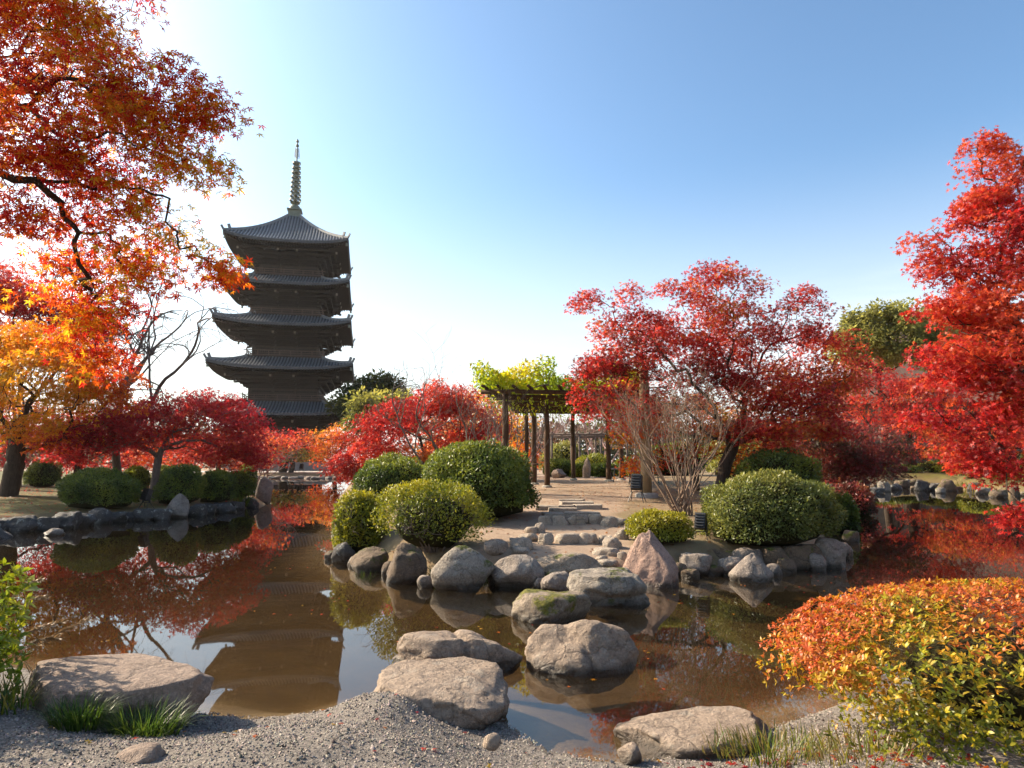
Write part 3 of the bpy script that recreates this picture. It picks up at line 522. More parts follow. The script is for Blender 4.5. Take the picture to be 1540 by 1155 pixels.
# ------------------------------------------------------------------ five-storey pagoda
def pagoda(loc, rz):
    root = empty('pagoda', loc, rz); tag(root, 'dark wooden five-storey pagoda with tiled roofs and bronze spire behind the maples', 'pagoda'); gz0 = loc[2]
    MBk = lambda: MB()
    def side(k): return Matrix.Rotation(k * math.pi / 2, 3, 'Z')
    b = MB(); b.box((0, 0, 0.35), (15, 15, 0.9)); b.box((0, 0, 0.95), (13.4, 13.4, 0.35)); b.build('stone_platform', M['stone_base'], root)
    eave = [8.7, 15.5, 22.1, 28.4, 35.0]; he = [10.7, 10.25, 9.8, 9.4, 9.05]; hb = [5.2, 4.95, 4.7, 4.45, 4.2]
    floor = [1.1] + [e + 2.1 for e in eave[:4]]
    for i in range(5):
        ze, E, Hb, zf = eave[i] - gz0, he[i], hb[i], floor[i] - gz0; last = i == 4; hu = 0.95 if last else hb[i + 1] + 0.75; rise = 6.6 if last else 2.05; lift = 0.85
        def surf(a, t): wv = E + (hu - E) * t; return (a * wv, -wv - 0.15 * (1 - abs(a)) * 0, ze + rise * (0.62 * t + 0.38 * t * t if not last else 0.60 * t + 0.40 * t ** 2) + lift * abs(a) ** 3.2 * (1 - t) ** 1.6)
        rf = MB()
        for k in range(4):
            Rm = side(k); na, ntt = 24, 8; V = [Rm @ Vector(surf(-1 + 2 * x / na, y / ntt)) for y in range(ntt + 1) for x in range(na + 1)]
            rf.add(V, [(y * (na + 1) + x, y * (na + 1) + x + 1, (y + 1) * (na + 1) + x + 1, (y + 1) * (na + 1) + x) for y in range(ntt) for x in range(na)])
            fas = [Rm @ Vector(surf(-1 + 2 * x / na, 0)) for x in range(na + 1)]; low = [p - Vector((0, 0, 0.34)) for p in fas]       # eave edge
            inn = [Rm @ (Vector(surf(-1 + 2 * x / na, 0)) * 1.0 + Vector((-(-1 + 2 * x / na) * 0.35, 0.35, -0.34))) for x in range(na + 1)]
            n1 = na + 1; rf.add(fas + low + inn, [(x + 1, x, n1 + x, n1 + x + 1) for x in range(na)] + [(n1 + x + 1, n1 + x, 2 * n1 + x, 2 * n1 + x + 1) for x in range(na)])
        roof = rf.build('roof', M['tile_pan'], root, smooth=False)
        # rows of round cover tiles
        tl = MB()
        for k in range(4):
            Rm = side(k); nrow = int(2 * E / 0.46)
            for r in range(nrow):
                al = -E + 0.2 + r * 0.46; tm = min(1.0, (E - abs(al)) / (E - hu) - 0.02)
                if tm <= 0.03: continue
                ns_ = max(2, int(7 * tm)); pts = []
                for q in range(ns_ + 1):
                    tt = tm * q / ns_; wv = E + (hu - E) * tt; s = surf(max(-1, min(1, al / wv)), tt); pts.append(Vector((al, s[1] - (0.06 if q == 0 else 0), s[2])))
                V = []
                for p in pts: V += [Rm @ (p + Vector(o)) for o in ((-0.12, 0, 0.005), (-0.07, 0, 0.15), (0.07, 0, 0.15), (0.12, 0, 0.005))]
                F = [(q * 4 + e, q * 4 + e + 1, q * 4 + e + 5, q * 4 + e + 4) for q in range(ns_) for e in range(3)] + [(3, 2, 1, 0)]; tl.add(V, F)
        tl.build('tile_rows', M['tile'], roof)['kind'] = 'stuff'
        # hip ridges with upturned ends
        for k in range(4):
            Rm = side(k); hp = [Rm @ (Vector(surf(-1, q / 10)) + Vector((0, 0, 0.16))) for q in range(11)]
            rb = MB()
            for q in range(1, 10): rb.beam(hp[q], hp[q + 1], 0.34, 0.42)
            e0 = hp[0]; o = (hp[0] - hp[2]); o.z = 0; o.normalize()
            rb.beam(hp[0], hp[1], 0.26, 0.26); rb.beam(hp[1] - o * 0.05, hp[1] + Vector((0, 0, 0.75)) + o * 0.25, 0.2, 0.4); rb.beam(e0 - o * 0.1, e0 + Vector((0, 0, 0.55)) + o * 0.3, 0.16, 0.3)
            rb.build('hip_ridge', M['tile'], roof)
            bl = MB(); c = hp[0] + Vector((0, 0, -0.75)) - o * 0.35; bl.beam(c + Vector((0, 0, 0.4)), c, 0.04, 0.04); bl.lathe([(0.05, 0.0), (0.14, -0.12), (0.19, -0.5), (0.22, -0.55)][::-1], 10, c); bl.build('wind_bell', M['bronze'], roof)
        # rafters: flying and base rafters, with the soffit boards above them
        ra = MB(); so = MB()
        for k in range(4):
            Rm = side(k)
            for tier, (o0, o1, z0, sx) in enumerate(((E - 0.12, E * 0.72, -0.42, 0.40), (E * 0.80, Hb + 1.1, -0.66, 0.40))):
                nn = int(2 * o0 / sx)
                for r in range(nn + 1):
                    al = -o0 + r * 2 * o0 / nn; inn = max(o1, min(abs(al), o0 - 0.1)); up = lift * 0.92 * abs(al / E) ** 3.2
                    a_ = Rm @ Vector((al, -o0, ze + z0 + up * (1.0 if tier == 0 else 0.55))); b_ = Rm @ Vector((al, -inn, ze + z0 + 0.30 + up * 0.35 * (1 if tier == 0 else 0.4)))
                    if (a_ - b_).length > 0.15: ra.beam(a_, b_, 0.15, 0.17)
            nseg = 16
            for (o0, o1, z0, z1) in ((E - 0.10, E * 0.70, -0.30, 0.12), (E * 0.80, Hb - 0.1, -0.50, -0.16)):
                Va = []
                for x in range(nseg + 1):
                    a = -1 + 2 * x / nseg; up = lift * abs(a) ** 3.2; Va.append(Rm @ Vector((a * o0, -o0, ze + z0 + up * 0.9)))
                for x in range(nseg + 1):
                    a = -1 + 2 * x / nseg; up = lift * abs(a) ** 3.2; Va.append(Rm @ Vector((a * o1, -o1, ze + z1 + up * 0.3)))
                so.add(Va, [(x, x + nseg + 1, x + nseg + 2, x + 1) for x in range(nseg)])
        ra.build('rafters', M['old_wood'], roof)['kind'] = 'stuff'; so.build('soffit', M['old_wood'], roof)
        for k in range(4):                           # corner hip rafters
            Rm = side(k); hr = MB(); hr.beam(Rm @ Vector((-E + 0.1, -E + 0.1, ze - 0.42 + lift * 0.95)), Rm @ Vector((-Hb, -Hb, ze - 0.6)), 0.3, 0.34); hr.build('hip_rafter', M['old_wood'], roof)
        # body of the storey
        zt = ze - 2.75 if i else ze - 2.4
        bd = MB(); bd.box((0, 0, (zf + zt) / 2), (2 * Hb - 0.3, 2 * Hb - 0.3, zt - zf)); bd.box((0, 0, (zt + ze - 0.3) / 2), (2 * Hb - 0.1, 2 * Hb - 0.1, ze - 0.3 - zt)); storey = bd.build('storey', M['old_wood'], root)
        cw = [-Hb, -Hb / 3, Hb / 3, Hb]
        for k in range(4):
            Rm = side(k)
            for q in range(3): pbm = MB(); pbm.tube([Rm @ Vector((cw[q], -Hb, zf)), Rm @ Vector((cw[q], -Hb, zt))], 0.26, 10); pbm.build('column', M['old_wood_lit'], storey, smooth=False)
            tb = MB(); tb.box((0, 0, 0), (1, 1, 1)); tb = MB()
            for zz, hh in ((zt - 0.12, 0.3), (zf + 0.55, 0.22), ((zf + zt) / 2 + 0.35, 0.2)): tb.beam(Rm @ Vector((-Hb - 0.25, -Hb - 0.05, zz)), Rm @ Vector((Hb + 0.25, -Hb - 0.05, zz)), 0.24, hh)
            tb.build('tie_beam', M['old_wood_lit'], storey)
            dr = MB(); dr.box((0, 0, 0), (1, 1, 1)); dr = MB(); hgt2 = (zt - zf) * 0.62; Mx = Rm
            dr.add([Rm @ Vector((sx * (Hb / 3 - 0.32), -Hb + 0.13 + 0.0 - yy, zf + 0.1 + zz)) for yy in (0, 0.08) for sx, zz in ((-1, 0), (1, 0), (1, hgt2), (-1, hgt2))], [(0, 1, 2, 3), (7, 6, 5, 4), (0, 4, 5, 1), (1, 5, 6, 2), (2, 6, 7, 3), (3, 7, 4, 0)]); dr.build('door', M['old_wood_lit'], storey)
            for sgn in (-1, 1):
                wi = MB(); xc = sgn * Hb * 2 / 3
                for q in range(7): wi.beam(Rm @ Vector((xc - Hb * 0.2 + q * Hb * 0.4 / 6, -Hb + 0.08, zf + 0.75)), Rm @ Vector((xc - Hb * 0.2 + q * Hb * 0.4 / 6, -Hb + 0.08, zf + 0.75 + hgt2 * 0.6)), 0.1, 0.1)
                wi.build('window', M['old_wood_lit'], storey)
            # stepped bracket sets over each column
            for q in range(4):
                if q == 3: continue
                bk = MB(); corner = q == 0
                for st in range(4):
                    oo = 0.5 + 0.78 * st; zz = zt + 0.12 + 0.52 * st
                    dirv = Vector((-0.72, -0.72, 0)) * 1.25 if corner else Vector((0, -1, 0)); p0 = Vector((cw[q], -Hb, zz)); bk.beam(Rm @ (p0 - dirv * 0.2), Rm @ (p0 + dirv * oo), 0.22, 0.26)
                    arm = p0 + dirv * (oo - 0.15) + Vector((0, 0, 0.22)); bk.beam(Rm @ (arm - Vector((0.62, 0, 0))), Rm @ (arm + Vector((0.62, 0, 0))), 0.2, 0.2)
                    for e in (-0.55, 0, 0.55): c = Rm @ (arm + Vector((e, 0, 0.18))); bk.box(c, (0.26, 0.26, 0.16), side(k))
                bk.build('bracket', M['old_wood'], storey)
                tr_ = MB(); p0 = Vector((cw[q], -Hb, ze - 0.95)); tr_.beam(Rm @ (p0 + dirv * 0.3 + Vector((0, 0, 0.3))), Rm @ (p0 + dirv * 3.3 - Vector((0, 0, 0.12))), 0.26, 0.30); tr_.build('tail_rafter', M['old_wood'], storey); tc_ = MB(); tc_.beam(Rm @ (p0 + dirv * 3.3 - Vector((0, 0, 0.12))), Rm @ (p0 + dirv * 3.42 - Vector((0, 0, 0.14))), 0.29, 0.33); tc_.build('tail_cap', M['tail_wood'], storey)
            for st in range(4):                       # longitudinal beams carried by the brackets
                pu = MB(); oo = Hb + 0.35 + 0.78 * st; zz = zt + 0.50 + 0.52 * st; pu.beam(Rm @ Vector((-oo, -oo, zz)), Rm @ Vector((oo, -oo, zz)), 0.3, 0.3); pu.build('purlin', M['old_wood'], storey)
        if i:                                        # balcony round the upper storeys
            bl = MB(); Hd = Hb + 0.95
            bl.box((0, 0, zf + 0.10), (2 * Hd, 2 * Hd, 0.16)); bl.box((0, 0, zf - 0.25), (2 * Hb + 0.7, 2 * Hb + 0.7, 0.5)); bal = bl.build('balcony', M['old_wood_lit'], root)
            for k in range(4):
                Rm = side(k)
                for zz, ext, th in ((0.98, 0.45, 0.11), (0.66, 0.0, 0.08), (0.30, 0.25, 0.11)): rl = MB(); rl.beam(Rm @ Vector((-Hd - ext + 0.08, -Hd + 0.1, zf + zz)), Rm @ Vector((Hd + ext - 0.08, -Hd + 0.1, zf + zz)), th, th); rl.build('rail', M['rail_wood'], bal)
                for q in range(7): x = -Hd + 0.1 + q * (2 * Hd - 0.2) / 7; po = MB(); po.beam(Rm @ Vector((x, -Hd + 0.1, zf + 0.18)), Rm @ Vector((x, -Hd + 0.1, zf + 1.0 + (0.25 if q == 0 else -0.1))), 0.12, 0.12); po.build('rail_post', M['rail_wood'], bal)
    # spire
    z0 = 41.4 - gz0; s = MB(); s.box((0, 0, z0 + 0.65), (1.9, 1.9, 1.5)); s.box((0, 0, z0 + 1.45), (2.3, 2.3, 0.2)); s.lathe([(0.95, z0 + 1.55), (0.92, z0 + 1.95), (0.62, z0 + 2.35), (0.3, z0 + 2.5)], 20); s.lathe([(0.3, z0 + 2.5), (0.8, z0 + 2.78), (0.35, z0 + 2.86)], 20); s.tube([(0, 0, z0 + 2.4), (0, 0, z0 + 13.2)], [0.17, 0.10], 10); spire = s.build('spire', M['bronze'], root)
    for k in range(9):
        zz = z0 + 3.35 + k * 0.80; rr = 0.86 - 0.035 * k; rg = MB()
        for dz in (-0.05,):
            n = 20; V = [((rr + a) * math.cos(2 * math.pi * q / n), (rr + a) * math.sin(2 * math.pi * q / n), zz + dz + e) for q in range(n) for a, e in ((-0.04, -0.15), (0.08, -0.15), (0.08, 0.15), (-0.04, 0.15))]
            rg.add(V, [(q * 4 + e, ((q + 1) % n) * 4 + e, ((q + 1) % n) * 4 + (e + 1) % 4, q * 4 + (e + 1) % 4) for q in range(n) for e in range(4)])
        for q in range(8): a = q * math.pi / 4; c, sn = math.cos(a), math.sin(a); rg.beam((0.12 * c, 0.12 * sn, zz - 0.05), (rr * c, rr * sn, zz - 0.05), 0.06, 0.08)
        rg.lathe([(0.26, zz - 0.18), (0.30, zz - 0.05), (0.26, zz + 0.1)], 10); rg.build('spire_ring', M['bronze'], spire)
    fl = MB(); zf_ = z0 + 10.6
    for q in range(4):
        a = q * math.pi / 2 + math.pi / 4; c, sn = math.cos(a), math.sin(a)
        for k in range(7): r0 = 0.52 - 0.03 * abs(k - 2); fl.beam((0.1 * c, 0.1 * sn, zf_ + k * 0.24), (r0 * c, r0 * sn, zf_ + 0.22 + k * 0.24), 0.035, 0.05)
        fl.beam((0.52 * c, 0.52 * sn, zf_ + 0.15), (0.34 * c, 0.34 * sn, zf_ + 1.75), 0.035, 0.06)
    fl.build('water_flame', M['bronze'], spire)
    j = MB(); j.lathe([(0.06, z0 + 12.5), (0.26, z0 + 12.65), (0.26, z0 + 12.9), (0.10, z0 + 13.1), (0.09, z0 + 13.25), (0.24, z0 + 13.45), (0.24, z0 + 13.62), (0.05, z0 + 13.95), (0.0, z0 + 14.05)], 14); j.build('jewel', M['bronze'], spire, smooth=True)
    return root
pagoda((-35.9, 106.0, 0.55), R(12.2))

# ------------------------------------------------------------------ wisteria pergola on the peninsula
def on(x, y): return Vector((x, y, gz(x, y)))
def pergola():
    root = empty('pergola', on(1.6, 26)); tag(root, 'brown log pergola with yellow-green wisteria on its roof beyond the stone steps', 'pergola'); o = root.location
    top = 4.22
    posts = [(760, 22.0, 0.11), (803, 26.4, 0.105), (822.5, 24.6, 0.10), (792, 29.5, 0.09), (862, 30.5, 0.095), (915, 29.2, 0.11), (934, 30.6, 0.11)]
    for px, y, r in posts:
        x = (px - 770) / FOC * y * 0.995; z = gz(x, y); p = MB(); n = 6
        p.tube([(x - o.x + 0.012 * math.sin(q * 2.1 + px), y - o.y, z - 0.1 - o.z + (top - z + 0.1) * q / n) for q in range(n + 1)], [r * (1.08 - 0.16 * q / n) for q in range(n + 1)], 12); p.build('post', M['log'], root, smooth=True)
        ft = MB(); ft.lathe([(r * 1.9, z - 0.05 - o.z), (r * 1.8, z + 0.05 - o.z), (r * 1.3, z + 0.08 - o.z)], 10, (x - o.x, y - o.y, 0)); ft.build('footing', M['stone_base'], root)
    # near right post is a stout pale one on a stone foot
    x, y = 4.12, 20.6; z = gz(x, y); p = MB(); p.tube([(x - o.x, y - o.y, z - 0.05 - o.z + 1.0 * q) for q in range(5)], [0.17, 0.165, 0.16, 0.155, 0.15], 14); q = p.build('post', M['log_pale'], root, smooth=True); q['label'] = 'pale stout post on a wide stone foot'
    ft = MB(); ft.lathe([(0.36, z - 0.05 - o.z), (0.36, z + 0.09 - o.z), (0.25, z + 0.13 - o.z)], 14, (x - o.x, y - o.y, 0)); ft.build('footing', M['stone_base'], root)
    def skew(y): return (y - 22) * 0.125
    for k, y in enumerate(np.linspace(21.8, 31.0, 8)):              # cross beams
        b = MB(); z = top - o.z - 0.02 * (k % 2); b.tube([(-1.0 + skew(y) + q * 1.06 - o.x, y - o.y, z + 0.02 * math.sin(q * 1.7 + k)) for q in range(6)], 0.078 - 0.010 * (k % 3), 8); b.build('cross_beam', M['log'], root, smooth=True)
    for k in range(11):                                               # long poles laid over them
        b = MB(); x = -0.85 + k * 0.49; b.tube([(x + skew(21.2) - o.x, 21.2 - o.y, top + 0.14 - o.z), (x + skew(26) - o.x + 0.03, 26 - o.y, top + 0.16 - o.z), (x + skew(31.6) - o.x, 31.6 - o.y, top + 0.13 - o.z)], 0.05, 7); b.build('roof_pole', M['log'], root, smooth=True)
    rng = np.random.default_rng(71)                                   # vine stems and foliage on the roof
    st = []
    for k in range(16): st.append(((rng.uniform(-0.8, 4.0) - o.x + skew(26), rng.uniform(22, 30) - o.y, top + 0.2 - o.z), (rng.normal(), rng.normal(), 0.15), 1.2, 0.025))
    V, F = twigs(None, st, 71, 3, 0.6, 0.75, 0.05, (2, 2)); V[:, 2] = np.minimum(V[:, 2], top + 0.55 - o.z + 0.15 * np.sin(V[:, 0] * 3)); link('vine', mesh_np('vine', V, F, None, True), M['bark_grey'], root)
    n = 34000; y = rng.uniform(21.2, 31.6, n); x = rng.uniform(-1.25, 4.4, n) + skew(y); hgt = 0.55 + 0.40 * fbm(np.stack([x, y, 0 * x], -1), 0.75, 4, 3); z = top + 0.15 + np.abs(hgt) * rng.random(n) ** 0.8 * 1.15
    dn = rng.random(n) < 0.025; z[dn] = top - rng.random(dn.sum()) * 0.55
    P = np.stack([x - o.x, y - o.y, z - o.z], -1); k = fbm(P, 0.9, 8, 2) > -0.35; P = P[k]; n = len(P); d = rng.normal(0, 1, (n, 3)); d[:, 2] -= 0.5; nr = rng.normal(0, 0.6, (n, 3)); nr[:, 2] += 0.8
    link('wisteria', leaf_mesh('wisteria', P, d, nr, 0.14 * rng.uniform(0.6, 1.3, n), palette(P, VINE, 0.8, 3, 0.3, rng), OVAL), M['maple_leaf'], root)['kind'] = 'stuff'
pergola()
def trellis(name, label, x0, x1, y0, y1, top, seed):                 # far low trellis of grey poles with bare wisteria
    root = empty(name, on((x0 + x1) / 2, y0)); tag(root, label, 'trellis'); o = root.location
    for y in np.linspace(y0, y1, 3):
        for x in np.linspace(x0, x1, 5): z = gz(x, y); p = MB(); p.tube([(x - o.x, y - o.y, z - 0.1 - o.z), (x - o.x, y - o.y, top - o.z)], 0.07, 8); p.build('post', M['bark_grey'], root, smooth=True)
        p = MB(); p.tube([(x0 - 0.6 - o.x, y - o.y, top - o.z), (x1 + 0.6 - o.x, y - o.y, top - o.z)], 0.06, 7); p.build('cross_beam', M['bark_grey'], root, smooth=True)
    for x in np.linspace(x0, x1, 10): p = MB(); p.tube([(x - o.x, y0 - 0.6 - o.y, top + 0.1 - o.z), (x - o.x, y1 + 0.6 - o.y, top + 0.1 - o.z)], 0.045, 6); p.build('roof_pole', M['bark_grey'], root, smooth=True)
    rng = np.random.default_rng(seed); st = [((rng.uniform(x0, x1) - o.x, rng.uniform(y0, y1) - o.y, top + 0.1 - o.z), (rng.normal(), rng.normal(), 0.3), 1.0, 0.022) for k in range(26)]
    V, F = twigs(None, st, seed, 4, 0.7, 0.72, 0.05, (2, 3)); link('vine', mesh_np('vine', V, F, None, True), M['twig_pink'], root)
trellis('trellis', 'far grey pole trellis with bare wisteria twigs beyond the pergola', 2.5, 9.5, 42, 48, 3.6, 5)

# ------------------------------------------------------------------ boulders and stepping stones
rock('broad stepping stone with a curved groove, in water before the mossy one', 877, 1015, 174, 84, 'rock_tan', 11, 0.62, name='stepping_stone', cat='stone', z=0.0, cuts=3, rough=0.06, level=5, sink=0.6, grooves=[((0.55, -0.7, 0.5), 0.28, 0.06, 0.07), ((-0.8, -0.5, 0.1), 0.35, 0.05, 0.09)])
rock('rounded stepping stone with golden moss, next to the layered landing rock', 834, 938, 124, 50, 'rock_red_moss', 12, 0.75, name='stepping_stone', cat='stone', z=0.0, top=0.75, cuts=3, rough=0.05, level=5, sink=0.6)
rock('stepping stone split by a cleft into two humps, behind the gravel-covered stone', 685, 1012, 192, 62, 'rock_tan', 13, 0.50, name='stepping_stone', cat='stone', z=0.0, top=0.7, cuts=4, rough=0.06, level=5, sink=0.6, grooves=[((0.95, 0.25, 0.0), -0.02, 0.05, 0.16)])
rock('flat-topped shore stone half covered by grey gravel, first of the stepping stones', 0, 0, 0, 0, 'rock_tan', 14, 1.05, name='stepping_stone', cat='stone', at=Vector((-0.55, 5.56, 0.03)), dim=(1.14, 0.28), top=0.5, cuts=5, rough=0.07, level=5, sink=0.6, rz=0.25)
rock('wide flat brown slab of rock on the shore beside the grass clump', 0, 0, 0, 0, 'rock_slab', 15, 0.66, name='flat_rock', cat='rock', at=Vector((-3.02, 5.22, 0.14)), dim=(1.52, 0.32), top=0.3, cuts=5, rough=0.035, level=5, sink=0.5, rz=-0.06)
rock('low rounded tan rock at the gravel edge beside the orange bush', 0, 0, 0, 0, 'rock_tan', 16, 0.7, name='boulder', cat='rock', at=Vector((1.32, 5.05, -0.02)), dim=(1.22, 0.17), top=0.6, cuts=4, rough=0.06, level=5, sink=0.6, rz=0.1)
rock('large layered grey landing rock with moss in its cracks at the foot of the steps', 925, 912, 132, 58, 'rock_grey_moss', 17, 0.8, name='landing_rock', cat='rock', z=0.0, top=0.5, cuts=6, rough=0.06, level=5, sink=0.4, strata=0.05, grooves=[((0.1, -0.5, 0.85), 0.42, 0.05, 0.07), ((-0.75, -0.6, 0.2), 0.3, 0.05, 0.10)])
rock('tall pinkish pointed boulder standing beside the stone steps', 990, 884, 92, 84, 'rock_pink', 18, 0.8, z=0.0, cuts=12, rough=0.05, level=5, sink=0.3, point=0.55, lean=(-0.12, 0))
rock('brown mossy boulder below the see-through yellow-green azalea', 604, 878, 68, 60, 'rock_brown_moss', 19, 0.85, z=0.0, cuts=8, sink=0.3, point=0.15)
rock('broad grey boulder with a sloping flat face and moss at its waterline', 697, 888, 100, 66, 'rock_grey_moss', 20, 0.6, z=0.0, cuts=9, sink=0.3, point=0.5, lean=(-0.05, 0.1))
rock('dark rounded boulder with bluish top between the sloping boulder and the landing', 780, 886, 78, 50, 'rock_grey', 21, 0.7, z=0.0, cuts=7, sink=0.3)
rock('long jagged rock lying across the bottom of the steps', 853, 866, 100, 34, 'rock_tan_moss', 22, 0.5, cuts=10, sink=0.5)
rock('small rough grey rock at the water under the jagged step rock', 840, 893, 50, 32, 'rock_grey', 23, 0.8, z=0.0, cuts=9, sink=0.4)
rock('small dark oval cobble lying on top of the sloping boulder', 0, 0, 0, 0, 'rock_grey', 24, 0.8, name='cobble', at=Vector((-0.28, 11.75, 0.42)), dim=(0.44, 0.22), cuts=3, sink=0.3, rough=0.03)
rock('pale triangular rock standing in the water before the round sage shrub', 1141, 876, 70, 44, 'rock_grey', 25, 0.7, z=0.0, cuts=8, sink=0.3, point=0.75)
rock('long grey block at the water edge beside the pink boulder', 1056, 866, 54, 34, 'rock_grey', 26, 0.7, z=0.0, cuts=8, sink=0.4, top=0.5)
rock('small pale leaning rock between the long grey block and the triangular rock', 1104, 866, 40, 28, 'rock_grey', 27, 0.7, z=0.0, cuts=8, sink=0.4)
rock('broad brown rock under the edge of the round sage shrub', 1210, 857, 76, 38, 'rock_brown_moss', 28, 0.6, z=0.0, cuts=8, sink=0.4)
rock('purplish block-shaped rock at the peninsula tip beyond the sage shrub', 1256, 855, 48, 46, 'rock_grey', 29, 0.8, z=0.0, cuts=10, sink=0.3)
rock('narrow upright grey stone beside the small yellow-green azalea', 508, 832, 28, 56, 'rock_grey', 30, 0.9, z=0.0, cuts=9, sink=0.3, point=0.3)
rock('low black mossy rock beside the narrow upright stone', 515, 848, 40, 32, 'rock_dark', 31, 0.9, z=0.0, cuts=8, sink=0.4)
rock('hollowed mossy rock below the small yellow-green azalea', 552, 860, 64, 36, 'rock_brown_moss', 32, 0.7, z=0.0, cuts=8, sink=0.4)
rock('upright slate-grey standing stone at the end of the grassy bank', 394, 757, 24, 38, 'rock_grey', 33, 0.9, z=0.0, cuts=9, sink=0.3)
rock('pale boulder with a white-painted peak on the grassy bank below the maple', 263, 779, 36, 36, 'rock_grey', 34, 0.8, z=0.0, cuts=10, sink=0.3, point=0.5)
rock('low dark rock lying in the water off the grassy bank', 72, 806, 30, 12, 'rock_grey', 35, 0.8, z=0.0, cuts=8, sink=0.5)
rock('small pale stone bedded in the shaded gravel by the grass clump', 0, 0, 0, 0, 'rock_slab', 36, 0.75, name='cobble', at=Vector((-2.12, 3.98, 0.30)), dim=(0.30, 0.09), cuts=8, sink=0.6)
rock('fist-sized pale stone on the gravel before the water', 0, 0, 0, 0, 'rock_tan', 37, 0.8, name='cobble', at=Vector((-0.12, 4.28, 0.28)), dim=(0.12, 0.06), cuts=8, sink=0.6, level=3)
rock('small angular stone at the gravel edge beside the low tan rock', 0, 0, 0, 0, 'rock_tan', 38, 0.9, name='cobble', at=Vector((0.78, 4.62, 0.06)), dim=(0.17, 0.09), cuts=9, sink=0.6, level=3)
rock('pale pointed garden stone among the round bushes beyond the pergola', 886, 703, 11, 12, 'rock_tan', 39, 0.8, at=on(3.7, 33.2), dim=(0.42, 1.0), cuts=9, sink=0.2, point=0.5)
rock('round weathered boulder beyond the pergola posts', 0, 0, 0, 0, 'rock_slab', 40, 0.8, at=on(2.35, 33.5), dim=(0.75, 0.45), cuts=7, sink=0.3, rz=0)

def edging(name, label, stones, mat, seed, dr=0.7, **kw):
    """a row of set stones, each a part of the edging; stones: (px, py, width px, height px)"""
    pts = [G(a, b_) if not kw.get('water') else W(a, b_, 0.0) for a, b_, *_ in stones]; o = sum(pts, Vector()) / len(pts); root = empty(name, o); tag(root, label, kw.get('cat', 'stone edging'))
    for k, ((px, py, wp, hp), p) in enumerate(zip(stones, pts)):
        s = p.y / FOC; wd = wp * s * 1.16; ht = max(hp * s * (1.25 if kw.get('cat') == 'step' else 0.8), 0.05); me = rock_mesh(wd, wd * dr, ht, seed + k, level=4 if wd > 0.8 else 3, cuts=10, top=kw.get('top', 0.7), rough=0.10, sink=0.7)
        me.name = 'stone'; link('stone', me, M[mat if isinstance(mat, str) else mat[k % len(mat)]], root, Vector((p.x, p.y + wd * dr * 0.4, p.z)) - o, random.Random(seed + k).uniform(-0.25, 0.25))
    return root
def Z4(rows): return [(740 + a / 4.8125, 730 + b_ / 4.8125, c / 4.8125, d / 4.8125) for a, b_, c, d in rows]
edging('upper_step', 'upper arc of rough kerb stones holding the earth step near the slab path', Z4([(385, 292, 100, 55), (490, 292, 112, 55), (625, 287, 148, 60), (748, 283, 96, 58), (850, 300, 105, 60), (945, 290, 90, 40), (350, 345, 75, 55), (985, 325, 50, 45), (290, 348, 95, 38)]), 'step_stone', 300, 0.6, cat='step')
edging('lower_step', 'lower arc of rough kerb stones and cobbles forming the first earth step', Z4([(395, 430, 104, 62), (545, 425, 190, 58), (708, 430, 140, 64), (812, 428, 70, 50), (875, 460, 128, 70), (265, 410, 145, 48), (200, 470, 175, 68), (840, 515, 185, 44), (940, 395, 95, 58), (945, 545, 70, 46), (800, 560, 85, 30), (845, 600, 150, 45), (345, 600, 95, 50), (215, 515, 130, 40)]), 'step_stone', 330, 0.65, cat='step')
def slabs():
    root = empty('slab_path', on(1.3, 18)); tag(root, 'staggered thin stone slabs laid in the earth leading to the pergola', 'path'); o = root.location
    for k, (a, b_, wq, dq) in enumerate(Z4([(445, 235, 140, 26), (655, 232, 268, 24), (500, 198, 210, 18), (395, 180, 170, 14), (690, 172, 200, 16), (545, 176, 110, 10), (610, 148, 245, 12), (580, 130, 170, 8)])):
        p = G(a, b_ - dq * 0.3); wd = wq * p.y / FOC; dp = min(0.75, 2.2 * dq * p.y / FOC + 0.25); rng = random.Random(50 + k); me = bpy.data.meshes.new('slab'); bm = bmesh.new()
        cn = [(-wd / 2, -dp / 2), (wd / 2, -dp / 2), (wd / 2, dp / 2), (-wd / 2, dp / 2)]; cn = [(x + rng.uniform(-0.06, 0.06), y + rng.uniform(-0.05, 0.05)) for x, y in cn]
        vs_ = [bm.verts.new((x, y, -0.08)) for x, y in cn] + [bm.verts.new((x * 0.99, y * 0.98, 0.10 + rng.uniform(-0.008, 0.008))) for x, y in cn]
        for q in ((3, 2, 1, 0), (4, 5, 6, 7), (0, 1, 5, 4), (1, 2, 6, 5), (2, 3, 7, 6), (3, 0, 4, 7)): bm.faces.new([vs_[e] for e in q])
        bmesh.ops.bevel(bm, geom=bm.edges[:], offset=0.015, segments=1, affect='EDGES'); bm.to_mesh(me); bm.free(); link('slab', me, M['step_stone'], root, p - o)
slabs()
edging('stone_edging', 'row of dark lichened stones along the edge of the grassy bank', [(-18, 802, 50, 26), (20, 801, 46, 30), (58, 799, 40, 26), (88, 796, 48, 32), (118, 792, 34, 24), (143, 788, 34, 28), (165, 785, 34, 18), (185, 783, 28, 16), (208, 783, 34, 22), (236, 782, 30, 20), (290, 776, 28, 22), (310, 773, 26, 20), (330, 771, 38, 18), (352, 767, 30, 16), (372, 764, 26, 20), (-90, 815, 110, 36), (-200, 825, 140, 36), (384, 752, 18, 16), (378, 742, 18, 12)], ['rock_dark'], 400, water=True)
edging('shore_edging', 'low row of weathered stones along the far shore below the orange maples', [(385 + 11 * k, 719.5 + (k % 3) * 0.5, 13, 5) for k in range(13)], ['rock_grey', 'rock_slab'], 430, water=True)
